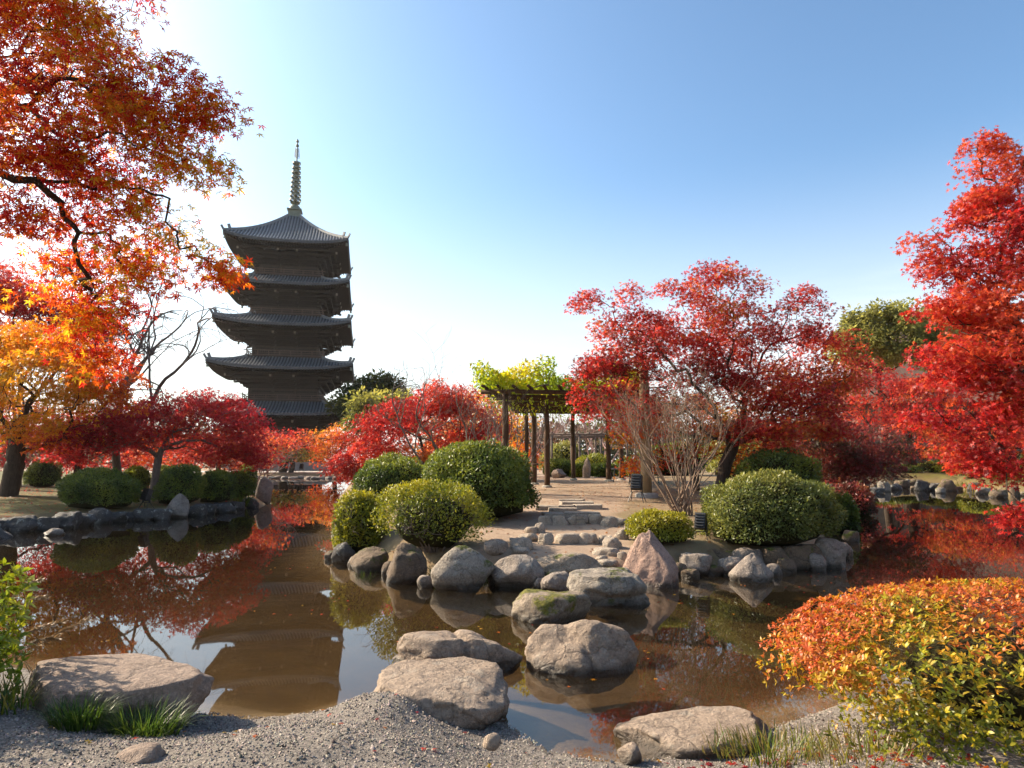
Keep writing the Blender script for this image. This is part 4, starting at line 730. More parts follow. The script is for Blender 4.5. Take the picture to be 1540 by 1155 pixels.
edging('bank_edging', 'tumbled stones and mossy blocks along the stony bank under the red maple', [(1300 + 19 * k + 5 * math.sin(k * 2.3), 737 + 5 * math.sin(k * 1.3) + max(0, k - 8) * 2.2, 22 + 8 * math.sin(k * 1.9), 16 + 6 * math.cos(k * 2.7)) for k in range(14)] + [(1306 + 15 * k, 735 + 3 * math.sin(k * 2.9) + max(0, k - 10) * 1.5, 17 + 5 * math.sin(k * 3.1), 11 + 4 * math.cos(k * 1.7)) for k in range(17)] + [(1345 + 20 * k, 722 + 4 * math.sin(k * 1.7), 24, 13) for k in range(11)], ['rock_brown_moss', 'rock_dark', 'rock_grey_moss', 'rock_brown_moss'], 460, water=True)
edging('peninsula_edging', 'small stones filling the gaps along the peninsula waterline', [(640, 884, 24, 22), (745, 880, 22, 26), (818, 888, 26, 22), (1078, 866, 30, 18), (1166, 866, 26, 20), (1186, 862, 26, 26), (1234, 858, 24, 30), (585, 866, 22, 26), (534, 852, 24, 18), (495, 842, 18, 16), (905, 872, 40, 22), (940, 860, 40, 20), (870, 880, 30, 18), (1040, 872, 26, 18), (1272, 838, 26, 26), (1282, 815, 24, 20), (1062, 854, 44, 32), (1096, 857, 48, 36), (1134, 858, 52, 40), (1174, 858, 50, 42), (1205, 848, 44, 36), (1020, 868, 30, 26)], ['rock_grey', 'rock_brown_moss'], 490, water=True)

# ------------------------------------------------------------------ clipped shrubs
def bush(label, px, py, wpx, top, n, leaf, pal, seed, name='clipped_shrub', dr=0.9, y=None, **kw):
    """clipped shrub whose foot is seen at (px, py), wpx wide, its top at image row top"""
    p = G(px, py) if y is None else on((px - 770) / FOC * y, y); rx = wpx / 2 * p.y / FOC; ry = rx * dr; c = Vector((p.x, p.y + ry * 0.7, 0)); c = Vector((p.x * c.y / p.y, c.y, 0)); c.z = gz(c.x, c.y); ht = D(px, top, c.y).z - c.z
    return shrub(name, label, c, rx * 0.95 * c.y / p.y, ry, ht, n, leaf, pal, seed, **kw)
bush('largest round green shrub behind the see-through azalea on the peninsula', 720, 786, 172, 668, 26000, 0.075, GREEN, 101, dr=0.85)
bush('round green shrub partly behind the largest one at the water edge', 588, 752, 112, 688, 12000, 0.085, GREEN, 102, dr=0.9, y=19.5, topbias=0.45)
bush('small yellow-green azalea beside the see-through azalea', 546, 812, 76, 740, 8000, 0.065, YGREEN, 103, dr=0.9, stems=10, topbias=0.4, y=13.6)
bush('see-through yellow-green azalea with visible brown stems over the boulders', 655, 842, 170, 722, 15000, 0.055, YGREEN, 104, dr=0.8, stems=46, core=0.62, depth=0.22, sparse=0.35, fall=1.3, y=11.9, topbias=0.35)
bush('big round sage-green shrub above the triangular rock', 1146, 832, 194, 713, 24000, 0.062, SAGE, 105, dr=0.85, y=12.6)
bush('dark green round shrub in shade behind the sage one', 1168, 745, 126, 677, 12000, 0.08, GREEN, 106, dr=0.8, y=18.5, topbias=0.1)
bush('small spreading yellow-green shrub at the foot of the bare shrub', 988, 818, 92, 768, 6500, 0.055, YGREEN, 107, dr=0.8, stems=8, y=12.4)
bush('large dark green round shrub leaning over the grassy bank edging', 158, 775, 104, 706, 16000, 0.085, GREEN, 108, dr=0.9, y=22.2, topbias=0.0)
bush('round green shrub beside the red maple trunk, next to the painted boulder', 276, 758, 68, 702, 9000, 0.09, GREEN, 109, y=24.5, topbias=0.3)
bush('round green shrub between two others near the standing stone', 331, 752, 50, 708, 7000, 0.09, GREEN, 110, y=26.2, topbias=0.35)
bush('low round shrub above the iris clump beside the standing stone', 362, 742, 40, 711, 5000, 0.09, GREEN, 111, y=28.5, topbias=0.35)
bush('round shrub behind the pair near the red maple trunk', 262, 738, 56, 700, 5000, 0.10, GREEN, 112, y=30.5)
bush('small round shrub between the orange maple and the red maple', 210, 730, 34, 702, 4000, 0.10, GREEN, 113, y=29)
bush('low clipped shrub behind the orange maple trunk', 72, 722, 46, 694, 4000, 0.11, GREEN, 114, y=33)
bush('clipped shrub at the grassy bank beside the far orange maples', 376, 722, 26, 700, 3000, 0.12, GREEN, 115, y=36)
for k, (lab, px, wq, top, y, pal) in enumerate([('round bush behind the round weathered boulder', 838, 40, 691, 34.5, GREEN), ('wide low bush behind the pale garden stone', 890, 54, 685, 38, YGREEN), ('yellow-green ball bush beside the thin pergola post', 872, 34, 698, 34, YGREEN), ('round bush at the twin pergola posts', 908, 40, 697, 33.6, GREEN), ('ball bush behind the twin pergola posts', 940, 40, 690, 37, YGREEN), ('bush behind the grey tables', 962, 44, 694, 35, GREEN)]):
    bush(lab, px, 722, wq, top, 3500, 0.11, pal, 130 + k, y=y, topbias=0.3)
shrub('clipped_azalea', 'large foreground azalea with orange, yellow and green leaf rosettes on the shore', (3.72, 4.62, gz(3.72, 4.62) - 0.12), 2.04, 1.18, 0.90, 14500, 0.037, AZALEA, 140, rough=0.05, depth=0.14, tmpl=OVAL_NEAR, whorl=5, stems=70, core=0.52, sparse=0.45, fall=2.2, single=300, topbias=0.42, ex=2.3, low=-0.5)
shrub('leafy_shrub', 'bright green leafy shrub at the shore beside the flat brown slab', (-4.42, 4.85, gz(-4.42, 4.85) - 0.05), 0.80, 0.75, 1.02, 1500, 0.075, LGREEN, 141, rough=0.10, depth=0.25, tmpl=OVAL_NEAR, whorl=5, stems=10, core=0.66, topbias=0.3, low=-0.5)

# ------------------------------------------------------------------ trees
def P3(px, py, y): return np.array(D(px, py, y))
def gp(x, y, dz=-0.05): return np.array((x, y, gz(x, y) + dz))
def gx(px, y, dz=-0.05): x = (px - 770) / FOC * y; return gp(x, y, dz)
# maple overhanging the shore from the left: trunk stands outside the view
tree('overhanging_maple', 'maple branch overhanging the gravel shore, red, orange and yellow star-shaped leaves', [gp(-6.3, 4.4), (-6.2, 4.45, 1.6), (-5.9, 4.6, 3.0), (-5.3, 4.7, 4.0), (-4.6, 4.8, 4.7)],
     [B(20, 40, 4.8, 120, 90), B(130, 40, 5.0, 55, 50), B(90, 130, 4.6, 110, 55), B(175, 120, 4.6, 60, 50), B(40, 220, 4.4, 90, 60), B(140, 230, 4.6, 80, 45), B(215, 170, 4.5, 55, 40), B(248, 103, 4.4, 32, 14), B(278, 118, 4.4, 16, 12), B(268, 163, 4.5, 40, 18), B(318, 153, 4.5, 34, 14), B(343, 163, 4.5, 14, 14),
      B(228, 223, 4.5, 55, 26), B(288, 243, 4.5, 36, 14), B(328, 256, 4.5, 16, 10), B(168, 278, 4.6, 60, 24), B(218, 308, 4.6, 45, 22), B(263, 353, 4.6, 34, 18), B(303, 388, 4.6, 26, 13), B(323, 400, 4.6, 12, 9), B(108, 318, 4.7, 40, 20), B(148, 373, 4.7, 60, 24), B(203, 418, 4.7, 32, 24), B(228, 458, 4.7, 12, 14), B(118, 428, 4.9, 40, 22), B(143, 478, 4.9, 22, 22), B(20, 320, 4.4, 40, 22), B(255, 335, 4.6, 36, 20), B(290, 372, 4.6, 34, 17), B(318, 395, 4.6, 26, 14), B(215, 425, 4.7, 34, 22), B(232, 455, 4.7, 16, 16), B(105, 400, 5.2, 50, 26), B(150, 455, 5.2, 45, 28), B(110, 500, 5.3, 40, 26), B(150, 540, 5.3, 36, 22), B(60, 440, 5.2, 40, 18), B(200, 380, 5.0, 50, 22), B(-80, 150, 4.8, 110, 150), B(-60, -60, 5.2, 160, 90), B(203, -7, 4.8, 26, 8)],
     800, 25000, [RED[0], RED[1], MIXED[1], MIXED[2], MIXED[3], MIXED[4], MIXED[5]], 201, leaf=0.070, spray=0.12, flat=0.55, r_base=0.06, r_tip=0.0020, tmpl=MAPLE_NEAR, mat='backlit_leaf', bf=0.22, wob=0.08, droop=0.55, f=0.9, jit=0.35, single=300, leafmax=4)
# grassy bank
tree('orange_maple', 'orange and yellow maple with a dark forked trunk on the grassy bank', [gx(22, 26), P3(22, 700, 26), P3(26, 660, 26.2), P3(40, 620, 26.5)], [B(30, 590, 26, 110, 38), B(110, 555, 25, 90, 42), B(20, 520, 26, 100, 40), B(60, 640, 25.5, 80, 30), B(140, 600, 25, 55, 30), B(-60, 570, 26, 90, 70)], 360, 32000, ORANGE, 202, leaf=0.19, spray=0.42, r_base=0.34, r_tip=0.008, f=0.35, jit=0.3)
tree('upright_maple', 'scarlet maple rising behind the orange maple under the overhanging branch', [gx(-20, 31), P3(-10, 640, 31), P3(10, 560, 31)], [B(20, 450, 31, 80, 36), B(90, 470, 31, 70, 32), B(140, 500, 32, 50, 25), B(-40, 430, 31, 90, 70), B(60, 520, 32, 90, 30)], 300, 22000, [RED[1], SCARLET[1], ORANGE[1], ORANGE[2]], 203, leaf=0.19, spray=0.45, r_base=0.28, f=0.4)
tree('crimson_maple', 'spreading crimson maple with forked pale trunk among round shrubs on the grassy bank', [gx(236, 28.0), P3(238, 690, 28), P3(246, 668, 28.1), P3(262, 645, 28.3)], [B(230, 622, 28, 80, 32), B(300, 615, 28.5, 80, 34), B(350, 645, 28, 55, 36), B(180, 645, 27, 70, 30), B(120, 660, 27, 60, 26), B(270, 662, 29, 90, 24), B(365, 685, 29, 40, 14)], 420, 30000, [(0.10, 0.012, 0.02), RED[1], CRIMSON[2], CRIMSON[3], SCARLET[1], SCARLET[3]], 204, leaf=0.17, spray=0.42, r_base=0.17, r_tip=0.007, bark='bark_grey', f=0.4)
tree('back_maple', 'dark red maple filling the shade behind the grassy bank trunks', [gx(120, 36), P3(122, 680, 36), P3(125, 640, 36)], [B(60, 655, 36, 110, 38), B(170, 640, 36, 100, 42), B(-40, 640, 36, 100, 60), B(120, 690, 37, 110, 12)], 240, 17000, [CRIMSON[0], CRIMSON[1], RED[2], ORANGE[1]], 205, leaf=0.20, spray=0.6, r_base=0.2, f=0.35)
tree('glowing_maple', 'bright orange-red maple low behind the crimson one, before the pagoda base', [gx(330, 40), P3(330, 690, 40), P3(335, 665, 40)], [B(310, 680, 40, 70, 22), B(380, 672, 41, 50, 30), B(240, 680, 40, 60, 18)], 180, 8000, SCARLET, 206, leaf=0.20, spray=0.55, r_base=0.15, f=0.35)
V, F = twigs(None, [((0, 0, 0), (0.04, 0, 1), 3.2, 0.20), ((0.1, 0, 1.9), (0.5, 0.1, 0.8), 2.8, 0.12), ((0, 0, 2.6), (-0.35, 0.1, 0.8), 2.6, 0.11)], 207, 5, 0.55, 0.80, 0.35, (2, 3), 0.14, droop=0.8)
rt = empty('bare_cherry_tree', gx(182, 30)); tag(rt, 'leafless weeping cherry tree with arching twigs beside the orange maple', 'tree'); link('trunk', mesh_np('trunk', V * [1, 1, 1.12], F, None, True), M['bark_grey'], rt)
V, F = twigs(None, [((0, 0, 0), (0.05, 0, 1), 3.0, 0.17), ((0, 0, 2.2), (-0.3, 0, 0.9), 2.8, 0.09)], 208, 5, 0.5, 0.80, 0.5, (2, 3), 0.10)
rt = empty('bare_tree', gx(35, 34)); tag(rt, 'leafless upright tree with fine dark twigs behind the scarlet maple', 'tree'); link('trunk', mesh_np('trunk', V * [1, 1, 1.25], F, None, True), M['bark_grey'], rt)
V, F = twigs(None, [((0.2 * k - 0.4, 0, 0), (0.25 * (k - 2), 0.1 * k, 1), 1.5, 0.06) for k in range(5)], 209, 5, 0.5, 0.74, 0.4, (3, 3), 0.10)
rt = empty('bare_pink_tree', gx(385, 44)); tag(rt, 'leafless pinkish twiggy tree before the lowest pagoda roof', 'tree'); link('trunk', mesh_np('trunk', V, F, None, True), M['twig_pink'], rt)
# between the grassy bank and the peninsula
for k, (px, y, pal, lab, blobs) in enumerate([
    (428, 80, SCARLET, 'flat-topped orange maple with a thick trunk on the far shore', [(430, 662, 60, 16), (470, 660, 50, 14), (395, 668, 45, 18)]),
    (505, 84, ORANGE, 'orange-brown maple on the far shore beside the thick-trunked one', [(505, 662, 40, 20), (530, 655, 40, 24), (490, 680, 30, 16)]),
    (400, 92, SCARLET, 'red maple on the far shore beside the pagoda base', [(385, 660, 40, 18), (350, 665, 40, 20)])]):
    tree('far_maple', lab, [gx(px, y), P3(px, 695, y), P3(px + 2, 680, y)], [B(a, b_, y, c, d) for a, b_, c, d in blobs], 160, 7000, pal, 210 + k, leaf=0.34, spray=0.85, r_base=0.5 if k == 0 else 0.3, r_tip=0.02, f=0.2)
tree('low_maple', 'green-brown low maple in the shade under the far orange crowns', [gx(440, 79), P3(440, 700, 79), P3(440, 690, 79)], [B(435, 682, 79, 50, 9), B(410, 680, 79, 30, 8)], 90, 3000, OLIVE[:3] + [ORANGE[2]], 215, leaf=0.34, spray=0.8, r_base=0.3, r_tip=0.02, f=0.3)
tree('scarlet_maple', 'scarlet maple spreading over the water behind the round green shrubs', [gx(640, 30), P3(640, 690, 30), P3(632, 660, 30)], [B(600, 640, 30, 70, 42), B(560, 690, 29, 45, 30), B(660, 610, 31, 60, 40), B(700, 650, 31, 60, 45), B(530, 700, 28, 25, 24), B(620, 685, 30, 60, 25)], 360, 24000, SCARLET, 216, leaf=0.18, spray=0.40, r_base=0.16, f=0.4)
tree('amber_maple', 'amber and yellow maple behind the first pergola post', [gx(722, 36), P3(722, 690, 36), P3(722, 650, 36)], [B(715, 620, 36, 50, 40), B(755, 640, 37, 45, 50), B(690, 680, 36, 50, 26), B(780, 690, 38, 40, 25)], 200, 9000, ORANGE, 217, leaf=0.19, spray=0.5, r_base=0.15, f=0.4)
V, F = twigs(None, [((0, 0, 0), (-0.5, 0, 0.55), 2.0, 0.055), ((0.15, 0, 0), (0.1, 0, 1), 1.4, 0.05), ((0.3, 0, 0), (0.6, 0.1, 0.9), 1.5, 0.045), ((0.05, 0, 0.1), (-0.85, -0.2, 0.32), 2.2, 0.05)], 218, 5, 0.5, 0.72, 0.3, (2, 3), 0.14)
rt = empty('bare_spreading_tree', gx(690, 24)); tag(rt, 'leafless low tree with crooked reaching branches behind the largest round shrub', 'tree'); link('trunk', mesh_np('trunk', V, F, None, True), M['bark_grey'], rt)
V, F = twigs(None, [((0.14 * k, 0.1 * (k % 2), 0), (0.14 * (k - 3), 0, 1), 1.35, 0.026) for k in range(7)], 219, 4, 0.42, 0.72, 0.45, (2, 3), 0.10)
rt = empty('bare_thicket', gx(742, 21.5)); tag(rt, 'leafless thicket of slim stems at the first pergola post', 'shrub'); link('stem', mesh_np('stem', V, F, None, True), M['bark_grey'], rt)
# evergreens right of the pagoda
def cloud_tree(label, px, y, blobs, pal, seed, n=9000, leaf=0.5, bark='bark', **kw): tree('evergreen_tree', label, [gx(px, y), P3(px, 680, y), P3(px, 640, y)], [B(a, b_, y, c, d) for a, b_, c, d in blobs], 150, n, pal, seed, leaf=leaf, spray=kw.get('spray', 0.6), flat=0.8, r_base=0.35, r_tip=0.02, tmpl=OVAL, mat='maple_leaf', bark=bark, f=0.3, droop=0.0, bf=0.4)
cloud_tree('dark green evergreen with ball-shaped clipped foliage beside the pagoda', 548, 95, [(515, 600, 12, 11), (532, 590, 11, 12), (552, 585, 12, 13), (575, 578, 14, 13), (592, 584, 11, 12), (538, 610, 30, 10), (575, 600, 25, 10)], PINEG, 220, 9000, 0.7, spray=0.75)
cloud_tree('olive-yellow rounded evergreen before the dark clipped one', 570, 78, [(560, 612, 34, 20), (590, 600, 30, 16), (545, 628, 22, 14), (600, 625, 30, 20)], OLIVE, 221, 8000, 0.5, spray=0.7)
# peninsula, right of the path
tree('red_maple', 'big red maple with a leaning trunk behind the bare multi-stem shrub', [gx(1078, 20.5), P3(1090, 700, 20.6), P3(1112, 650, 20.8), P3(1120, 610, 21)],
     [B(1000, 500, 21, 110, 40), B(1085, 445, 21, 75, 45), B(1160, 500, 21, 90, 45), B(930, 480, 21, 55, 22), B(895, 455, 21, 40, 10), B(930, 560, 20, 55, 35), B(1050, 560, 21, 90, 40), B(1180, 590, 21, 80, 40), B(1210, 470, 21.5, 36, 32), B(1240, 510, 22, 55, 26), B(1110, 640, 20, 60, 30), B(1170, 645, 19.5, 70, 26), B(905, 590, 20, 36, 16), B(1090, 410, 21, 45, 20), B(990, 430, 21, 14, 10), B(1060, 500, 21.5, 110, 50), B(1130, 560, 21.5, 110, 45), B(1000, 590, 21, 80, 40), B(1230, 570, 22, 60, 50), B(1140, 620, 21, 60, 30), B(960, 620, 20.5, 50, 30), B(1240, 630, 21, 50, 30), B(1210, 435, 21, 10, 26), B(1050, 415, 21, 14, 26), B(1130, 400, 21, 12, 22), B(880, 445, 21, 14, 12), B(945, 440, 21, 14, 18), B(1005, 435, 21, 8, 24), B(1180, 450, 21, 16, 26), B(925, 565, 19.8, 60, 34), B(890, 600, 19.6, 34, 24), B(950, 520, 20, 60, 30), B(905, 545, 19.8, 40, 26), B(1150, 580, 20.5, 80, 40), B(1210, 620, 20.5, 60, 34), B(1090, 590, 20.5, 60, 34), B(1260, 560, 21.5, 40, 40), B(1150, 650, 20, 50, 22)],
     950, 54000, [(0.16, 0.035, 0.02), RED[2], SCARLET[1], SCARLET[2], SCARLET[3], (0.52, 0.17, 0.035), (0.42, 0.18, 0.04)], 222, gap=-0.08, leaf=0.13, spray=0.30, r_base=0.20, r_tip=0.006, f=0.45, jit=0.35, bf=0.30, from_h=0.5)
tree('understory_maple', 'orange-yellow young maple behind the bare multi-stem shrub', [gx(1045, 23), P3(1045, 680, 23), P3(1046, 650, 23)], [B(1040, 640, 23, 50, 40), B(1000, 680, 23, 40, 25), B(1080, 620, 23, 45, 35), B(960, 700, 22.5, 20, 12), B(1110, 670, 23, 60, 35), B(960, 640, 23, 50, 40), B(1010, 610, 23, 60, 30)], 260, 13000, [SCARLET[2], ORANGE[1], ORANGE[3], YGREEN[2]], 223, leaf=0.12, spray=0.32, r_base=0.10, f=0.6)
V, F = twigs(None, [((0.10 * math.cos(k * 2.4) * (1 + k % 3), 0.10 * math.sin(k * 2.4), 0), (0.80 * math.sin(k * 1.9 + 0.4) - 0.03, 0.35 * math.cos(k * 2.9), 1.1), 1.25, 0.023) for k in range(20)], 224, 5, 0.40, 0.74, 0.36, (2, 3), 0.10)
rt = empty('bare_multistem_shrub', on(4.05, 16.2)); tag(rt, 'pale leafless multi-stemmed shrub fanning up before the big red maple', 'shrub'); link('stem', mesh_np('stem', V * [1.0, 1.0, 1.0], F, None, True), M['bark_pale'], rt)
tree('dark_maple', 'dark purple-red maple drooping to the water beyond the sage shrub', [gx(1240, 30), P3(1248, 690, 29.5), P3(1262, 650, 29)], [B(1260, 690, 28.5, 62, 30), B(1300, 660, 29, 60, 32), B(1225, 655, 28, 50, 28), B(1310, 705, 28, 45, 18), B(1255, 722, 28, 45, 14), B(1330, 680, 29, 36, 22)], 300, 20000, DARKRED, 225, leaf=0.17, spray=0.40, r_base=0.18, f=0.5)
tree('coral_maple', 'coral-red maple with a stout dark trunk behind the stony bank', [gx(1363, 57), P3(1363, 670, 57), P3(1366, 640, 57)], [B(1330, 590, 57, 90, 30), B(1410, 590, 57, 80, 34), B(1290, 570, 58, 60, 34), B(1370, 640, 56, 90, 20), B(1440, 640, 56, 70, 26), B(1310, 620, 56, 60, 24), B(1400, 675, 55, 60, 10)], 380, 24000, SCARLET, 226, leaf=0.27, spray=0.65, r_base=0.6, r_tip=0.012, f=0.25)
cloud_tree('broad olive-green evergreen behind the coral and tall red maples', 1330, 62, [(1330, 490, 66, 36), (1385, 485, 56, 30), (1285, 520, 36, 32), (1350, 530, 70, 30), (1300, 480, 26, 18), (1420, 500, 50, 36)], [(0.19, 0.19, 0.06), (0.30, 0.30, 0.09), (0.40, 0.38, 0.12)], 227, 26000, 0.40, spray=0.55)
tree('tall_red_maple', 'tallest brilliant red maple, rising above all other maples', [gp(11.6, 13.2), (11.5, 13.2, 2.0), (11.2, 13.2, 3.6), (11.0, 13.2, 5.2)],
     [B(1500, 270, 12.5, 50, 55), B(1530, 350, 12.5, 90, 55), B(1440, 385, 12.5, 60, 26), B(1400, 350, 12.5, 30, 10), B(1490, 460, 12.3, 75, 45), B(1450, 540, 12.2, 80, 40), B(1520, 600, 12, 80, 55), B(1440, 620, 12, 70, 24), B(1500, 690, 11.8, 60, 26), B(1470, 215, 12.5, 16, 26), B(1600, 400, 13, 110, 170), B(1620, 620, 13, 90, 90), B(1538, 765, 11, 20, 22), B(1420, 460, 12.3, 36, 16), B(1500, 410, 12.4, 60, 40), B(1530, 500, 12.2, 70, 50), B(1500, 560, 12.1, 70, 40), B(1470, 310, 12.5, 36, 24), B(1480, 650, 12, 70, 30)],
     950, 46000, [(0.14, 0.012, 0.018), RED[1], RED[2], SCARLET[1], SCARLET[2], SCARLET[3], SCARLET[3]], 228, gap=0.02, leaf=0.115, spray=0.24, r_base=0.2, r_tip=0.005, f=0.6, jit=0.35, bf=0.3)
tree('side_maple', 'scarlet maple low on the stony bank behind the tumbled stones', [gx(1520, 43), P3(1520, 680, 43), P3(1515, 650, 43)], [B(1480, 655, 43, 70, 22), B(1540, 645, 43, 70, 36), B(1450, 675, 44, 40, 12)], 180, 8000, SCARLET, 229, leaf=0.19, spray=0.5, r_base=0.2, f=0.3)
for k, (px, top, wq, y, lab) in enumerate([(1345, 700, 70, 55, 'low dark clipped shrub on the stony bank under the coral maple'), (1400, 696, 56, 56, 'bright green clipped shrub on the stony bank beside the stout trunk'), (1470, 697, 66, 47, 'yellow-green ground shrub among the stony bank stones'), (1530, 694, 70, 42, 'green shrub at the stony bank below the tall red maple')]):
    bush(lab, px, 730, wq, top, 3500, 0.13, [GREEN, YGREEN, YGREEN, GREEN][k], 150 + k, y=y)
# wood behind everything
def woodland():
    rng = np.random.default_rng(88); n = 36000; a = rng.uniform(-0.95, 0.98, n); y = rng.uniform(120, 175, n); x = a * y; hmax = np.where(x > -22, 9.5, 6.5) + 3.0 * fbm(np.stack([x, y, 0 * x], -1), 0.06, 2, 3) + 1.2 * fbm(np.stack([x, y, 0 * x], -1), 0.3, 5, 2); keep = np.abs(x + 35.9) > 16; z = 0.6 + np.maximum(hmax, 2) * rng.random(n) ** 0.7
    P = np.stack([x, y, z], -1)[keep]; m = len(P); C = palette(P, [(0.03, 0.04, 0.015), (0.06, 0.065, 0.02), (0.13, 0.09, 0.05), (0.24, 0.10, 0.05)], 0.05, 6, 0.25, rng)
    o = link('woodland', leaf_mesh('woodland', P, rng.normal(0, 1, (m, 3)), rng.normal(0, 1, (m, 3)), rng.uniform(0.9, 1.8, m), C, OVAL), M['shrub_leaf']); tag(o, 'low distant wood of mixed green and russet foliage behind the garden', 'wood', kind='stuff')
woodland()

# ------------------------------------------------------------------ temple hall glimpsed behind the right-hand trees
def hall():
    root = empty('temple_hall', (62, 96, 0.6), R(-14)); tag(root, 'brown-roofed temple hall rising behind the tall red maple', 'temple'); L2, W2, ze, zr = 15, 9, 9.0, 21.5
    b = MB(); b.box((0, 0, 4.2), (24, 13, 9)); b.build('wall', M['plaster'], root)
    for k in range(8): p = MB(); p.tube([(-12 + k * 24 / 7, -6.7, 0), (-12 + k * 24 / 7, -6.7, 8.6)], 0.32, 10); p.build('column', M['old_wood_lit'], root)
    prof = [(W2 * (1 - q / 10), ze + (zr - ze) * ((q / 10) ** 1.25)) for q in range(11)]; r = MB()
    for sg in (-1, 1):
        V = [(sx * (L2 - 4.5 * min(1, q / 5)), sg * y, z) for q, (y, z) in enumerate(prof) for sx in (-1, 1)]; r.add(V, [(q * 2, q * 2 + 1, q * 2 + 3, q * 2 + 2) for q in range(10)])
        V = [(sg * (L2 - 4.5 * min(1, q / 5)), sx * y, z) for q, (y, z) in enumerate(prof[:6]) for sx in (-1, 1)]; r.add(V, [(q * 2, q * 2 + 1, q * 2 + 3, q * 2 + 2) for q in range(5)])
        V = [(sg * 10.2, y, z) for y, z in prof[5:]] + [(sg * 10.2, -y, z) for y, z in prof[5:]][::-1]; r.add(V, [tuple(range(len(V)))])
    rf = r.build('roof', M['hall_roof'], root)
    d = MB(); d.box((0, 0, zr + 0.35), (21.4, 0.9, 1.1)); d.build('ridge', M['tile'], rf)
    for sx in (-1, 1): e = MB(); e.beam((sx * 10.5, 0, zr + 0.6), (sx * 11.2, 0, zr + 2.2), 0.6, 0.7); e.build('ridge_end', M['tile'], rf)
M['hall_roof'] = plain('hall_roof', (0.15, 0.085, 0.06), (0.21, 0.125, 0.09), 1.2, 0.8, 0.5, 0.04, 0.3, (6, 1, 1))
hall()

# ------------------------------------------------------------------ gravel, grasses and litter
def pebbles():
    rng = np.random.default_rng(31); n = 46000; x = rng.uniform(-3.9, 2.7, n); y = 2.9 + 2.95 * rng.random(n) ** 1.15; h, dF, *_ = height(x, y, True)
    k = (dF > -0.02) & (np.abs(x) < 0.86 * y + 0.2) & (x < 2.4 + 0.3 * rng.random(n)); x, y, h = x[k], y[k], h[k]; n = len(x); V, F = ico(1)
    T = np.array([(1, 0, -0.3), (0, 1, -0.3), (-1, 0, -0.3), (0, -1, -0.3), (0.15, 0.1, 0.85)], float); F = np.array([(0, 1, 4), (1, 2, 4), (2, 3, 4), (3, 0, 4)])
    sz = rng.uniform(0.004, 0.009, n) * np.where(rng.random(n) < 0.04, 1.8, 1); T = T[None] * rng.uniform(0.7, 1.25, (n, 5, 1)); d = rng.normal(size=(n, 3)) * [1, 1, 0.3]; u = rng.normal(0, 0.35, (n, 3)) + [0, 0, 1]; Rm = frames(d, u)
    P = np.stack([x, y, h + sz * 0.35], -1); Vv = P[:, None] + np.einsum('nij,nkj->nki', Rm, T) * sz[:, None, None]; C = np.array([(0.165, 0.140, 0.120)]) * rng.uniform(0.35, 2.1, (n, 1)) * (1 + rng.normal(0, 0.05, (n, 3)))
    me = mesh_np('gravel', Vv.reshape(-1, 3), (F[None] + (np.arange(n) * 5)[:, None, None]).reshape(-1, 3), np.repeat(np.clip(C, 0, 0.7), 5, 0))
    t = NT('gravel'); a = t.n('Attribute', attribute_name='col'); tag(link('gravel', me, t.done(a.outputs['Color'], 0.85, None, 0.35)), 'loose grey gravel covering the shore before the pond', 'gravel', kind='stuff')
pebbles()
def blades(n, base, spread, ln, wd, pal, seed, lean=0.9, droop=0.55, out=True):
    rng = np.random.default_rng(seed); parts = []; C = []; pal = np.array(pal)
    for k in range(n):
        a = rng.uniform(0, 2 * math.pi); r = math.sqrt(rng.random()); o = np.array((math.cos(a) * r * spread[0], math.sin(a) * r * spread[1], 0)); l = ln * rng.uniform(0.6, 1.15); b2 = rng.uniform(0.3, 1.0) * lean; az = a + rng.normal(0, 0.6); dr = np.array((math.cos(az), math.sin(az), 0)); side = np.array((-dr[1], dr[0], 0)) * wd * rng.uniform(0.7, 1.2)
        q = np.linspace(0, 1, 5); pts = o + dr * (q[:, None] ** 1.3) * l * b2 + np.array((0, 0, 1.0)) * (q - droop * b2 * q ** 2.4)[:, None] * l; wv = (1 - q ** 2)[:, None] * side + 1e-4
        parts.append((np.concatenate([pts - wv, pts + wv]), np.array([(e, e + 1, e + 6, e + 5) for e in range(4)]))); C.append(np.repeat((pal[rng.integers(len(pal))] * rng.uniform(0.7, 1.25))[None], 10, 0))
    V, F = merge(parts); return V, F, np.concatenate(C)
def tuft(name, label, x, y, n, spread, ln, wd, pal, seed, cat='grass', **kw):
    V, F, C = blades(n, None, spread, ln, wd, pal, seed, **kw); z0 = np.array([gz(x + p[0], y + p[1]) for p in V[::10][:1]])[0]; o = link(name, mesh_np(name, V, F, C), M['shrub_leaf'], None, (x, y, z0 - 0.02)); tag(o, label, cat); return o
GR = [(0.035, 0.075, 0.012), (0.06, 0.11, 0.015), (0.10, 0.15, 0.02)]; YG = [(0.14, 0.17, 0.02), (0.24, 0.24, 0.03), (0.30, 0.24, 0.06)]; DRY = [(0.30, 0.23, 0.11), (0.22, 0.16, 0.07), (0.14, 0.13, 0.03)]
tuft('grass_clump', 'dark green arching grass clump in front of the flat brown slab', -2.42, 4.62, 420, (0.22, 0.10), 0.30, 0.004, GR, 61)
tuft('grass_clump', 'smaller arching grass clump at the leafy shrub end of the slab', -2.86, 4.60, 280, (0.16, 0.10), 0.25, 0.004, GR, 62)
tuft('grass_tuft', 'yellowish short grass under the bright green leafy shrub', -3.45, 4.72, 160, (0.24, 0.2), 0.20, 0.006, YG + GR, 63)
tuft('grass_tuft', 'straw and green grass with fallen leaves by the low tan rock', 1.62, 4.42, 420, (0.42, 0.22), 0.15, 0.004, YG + DRY + GR, 64)
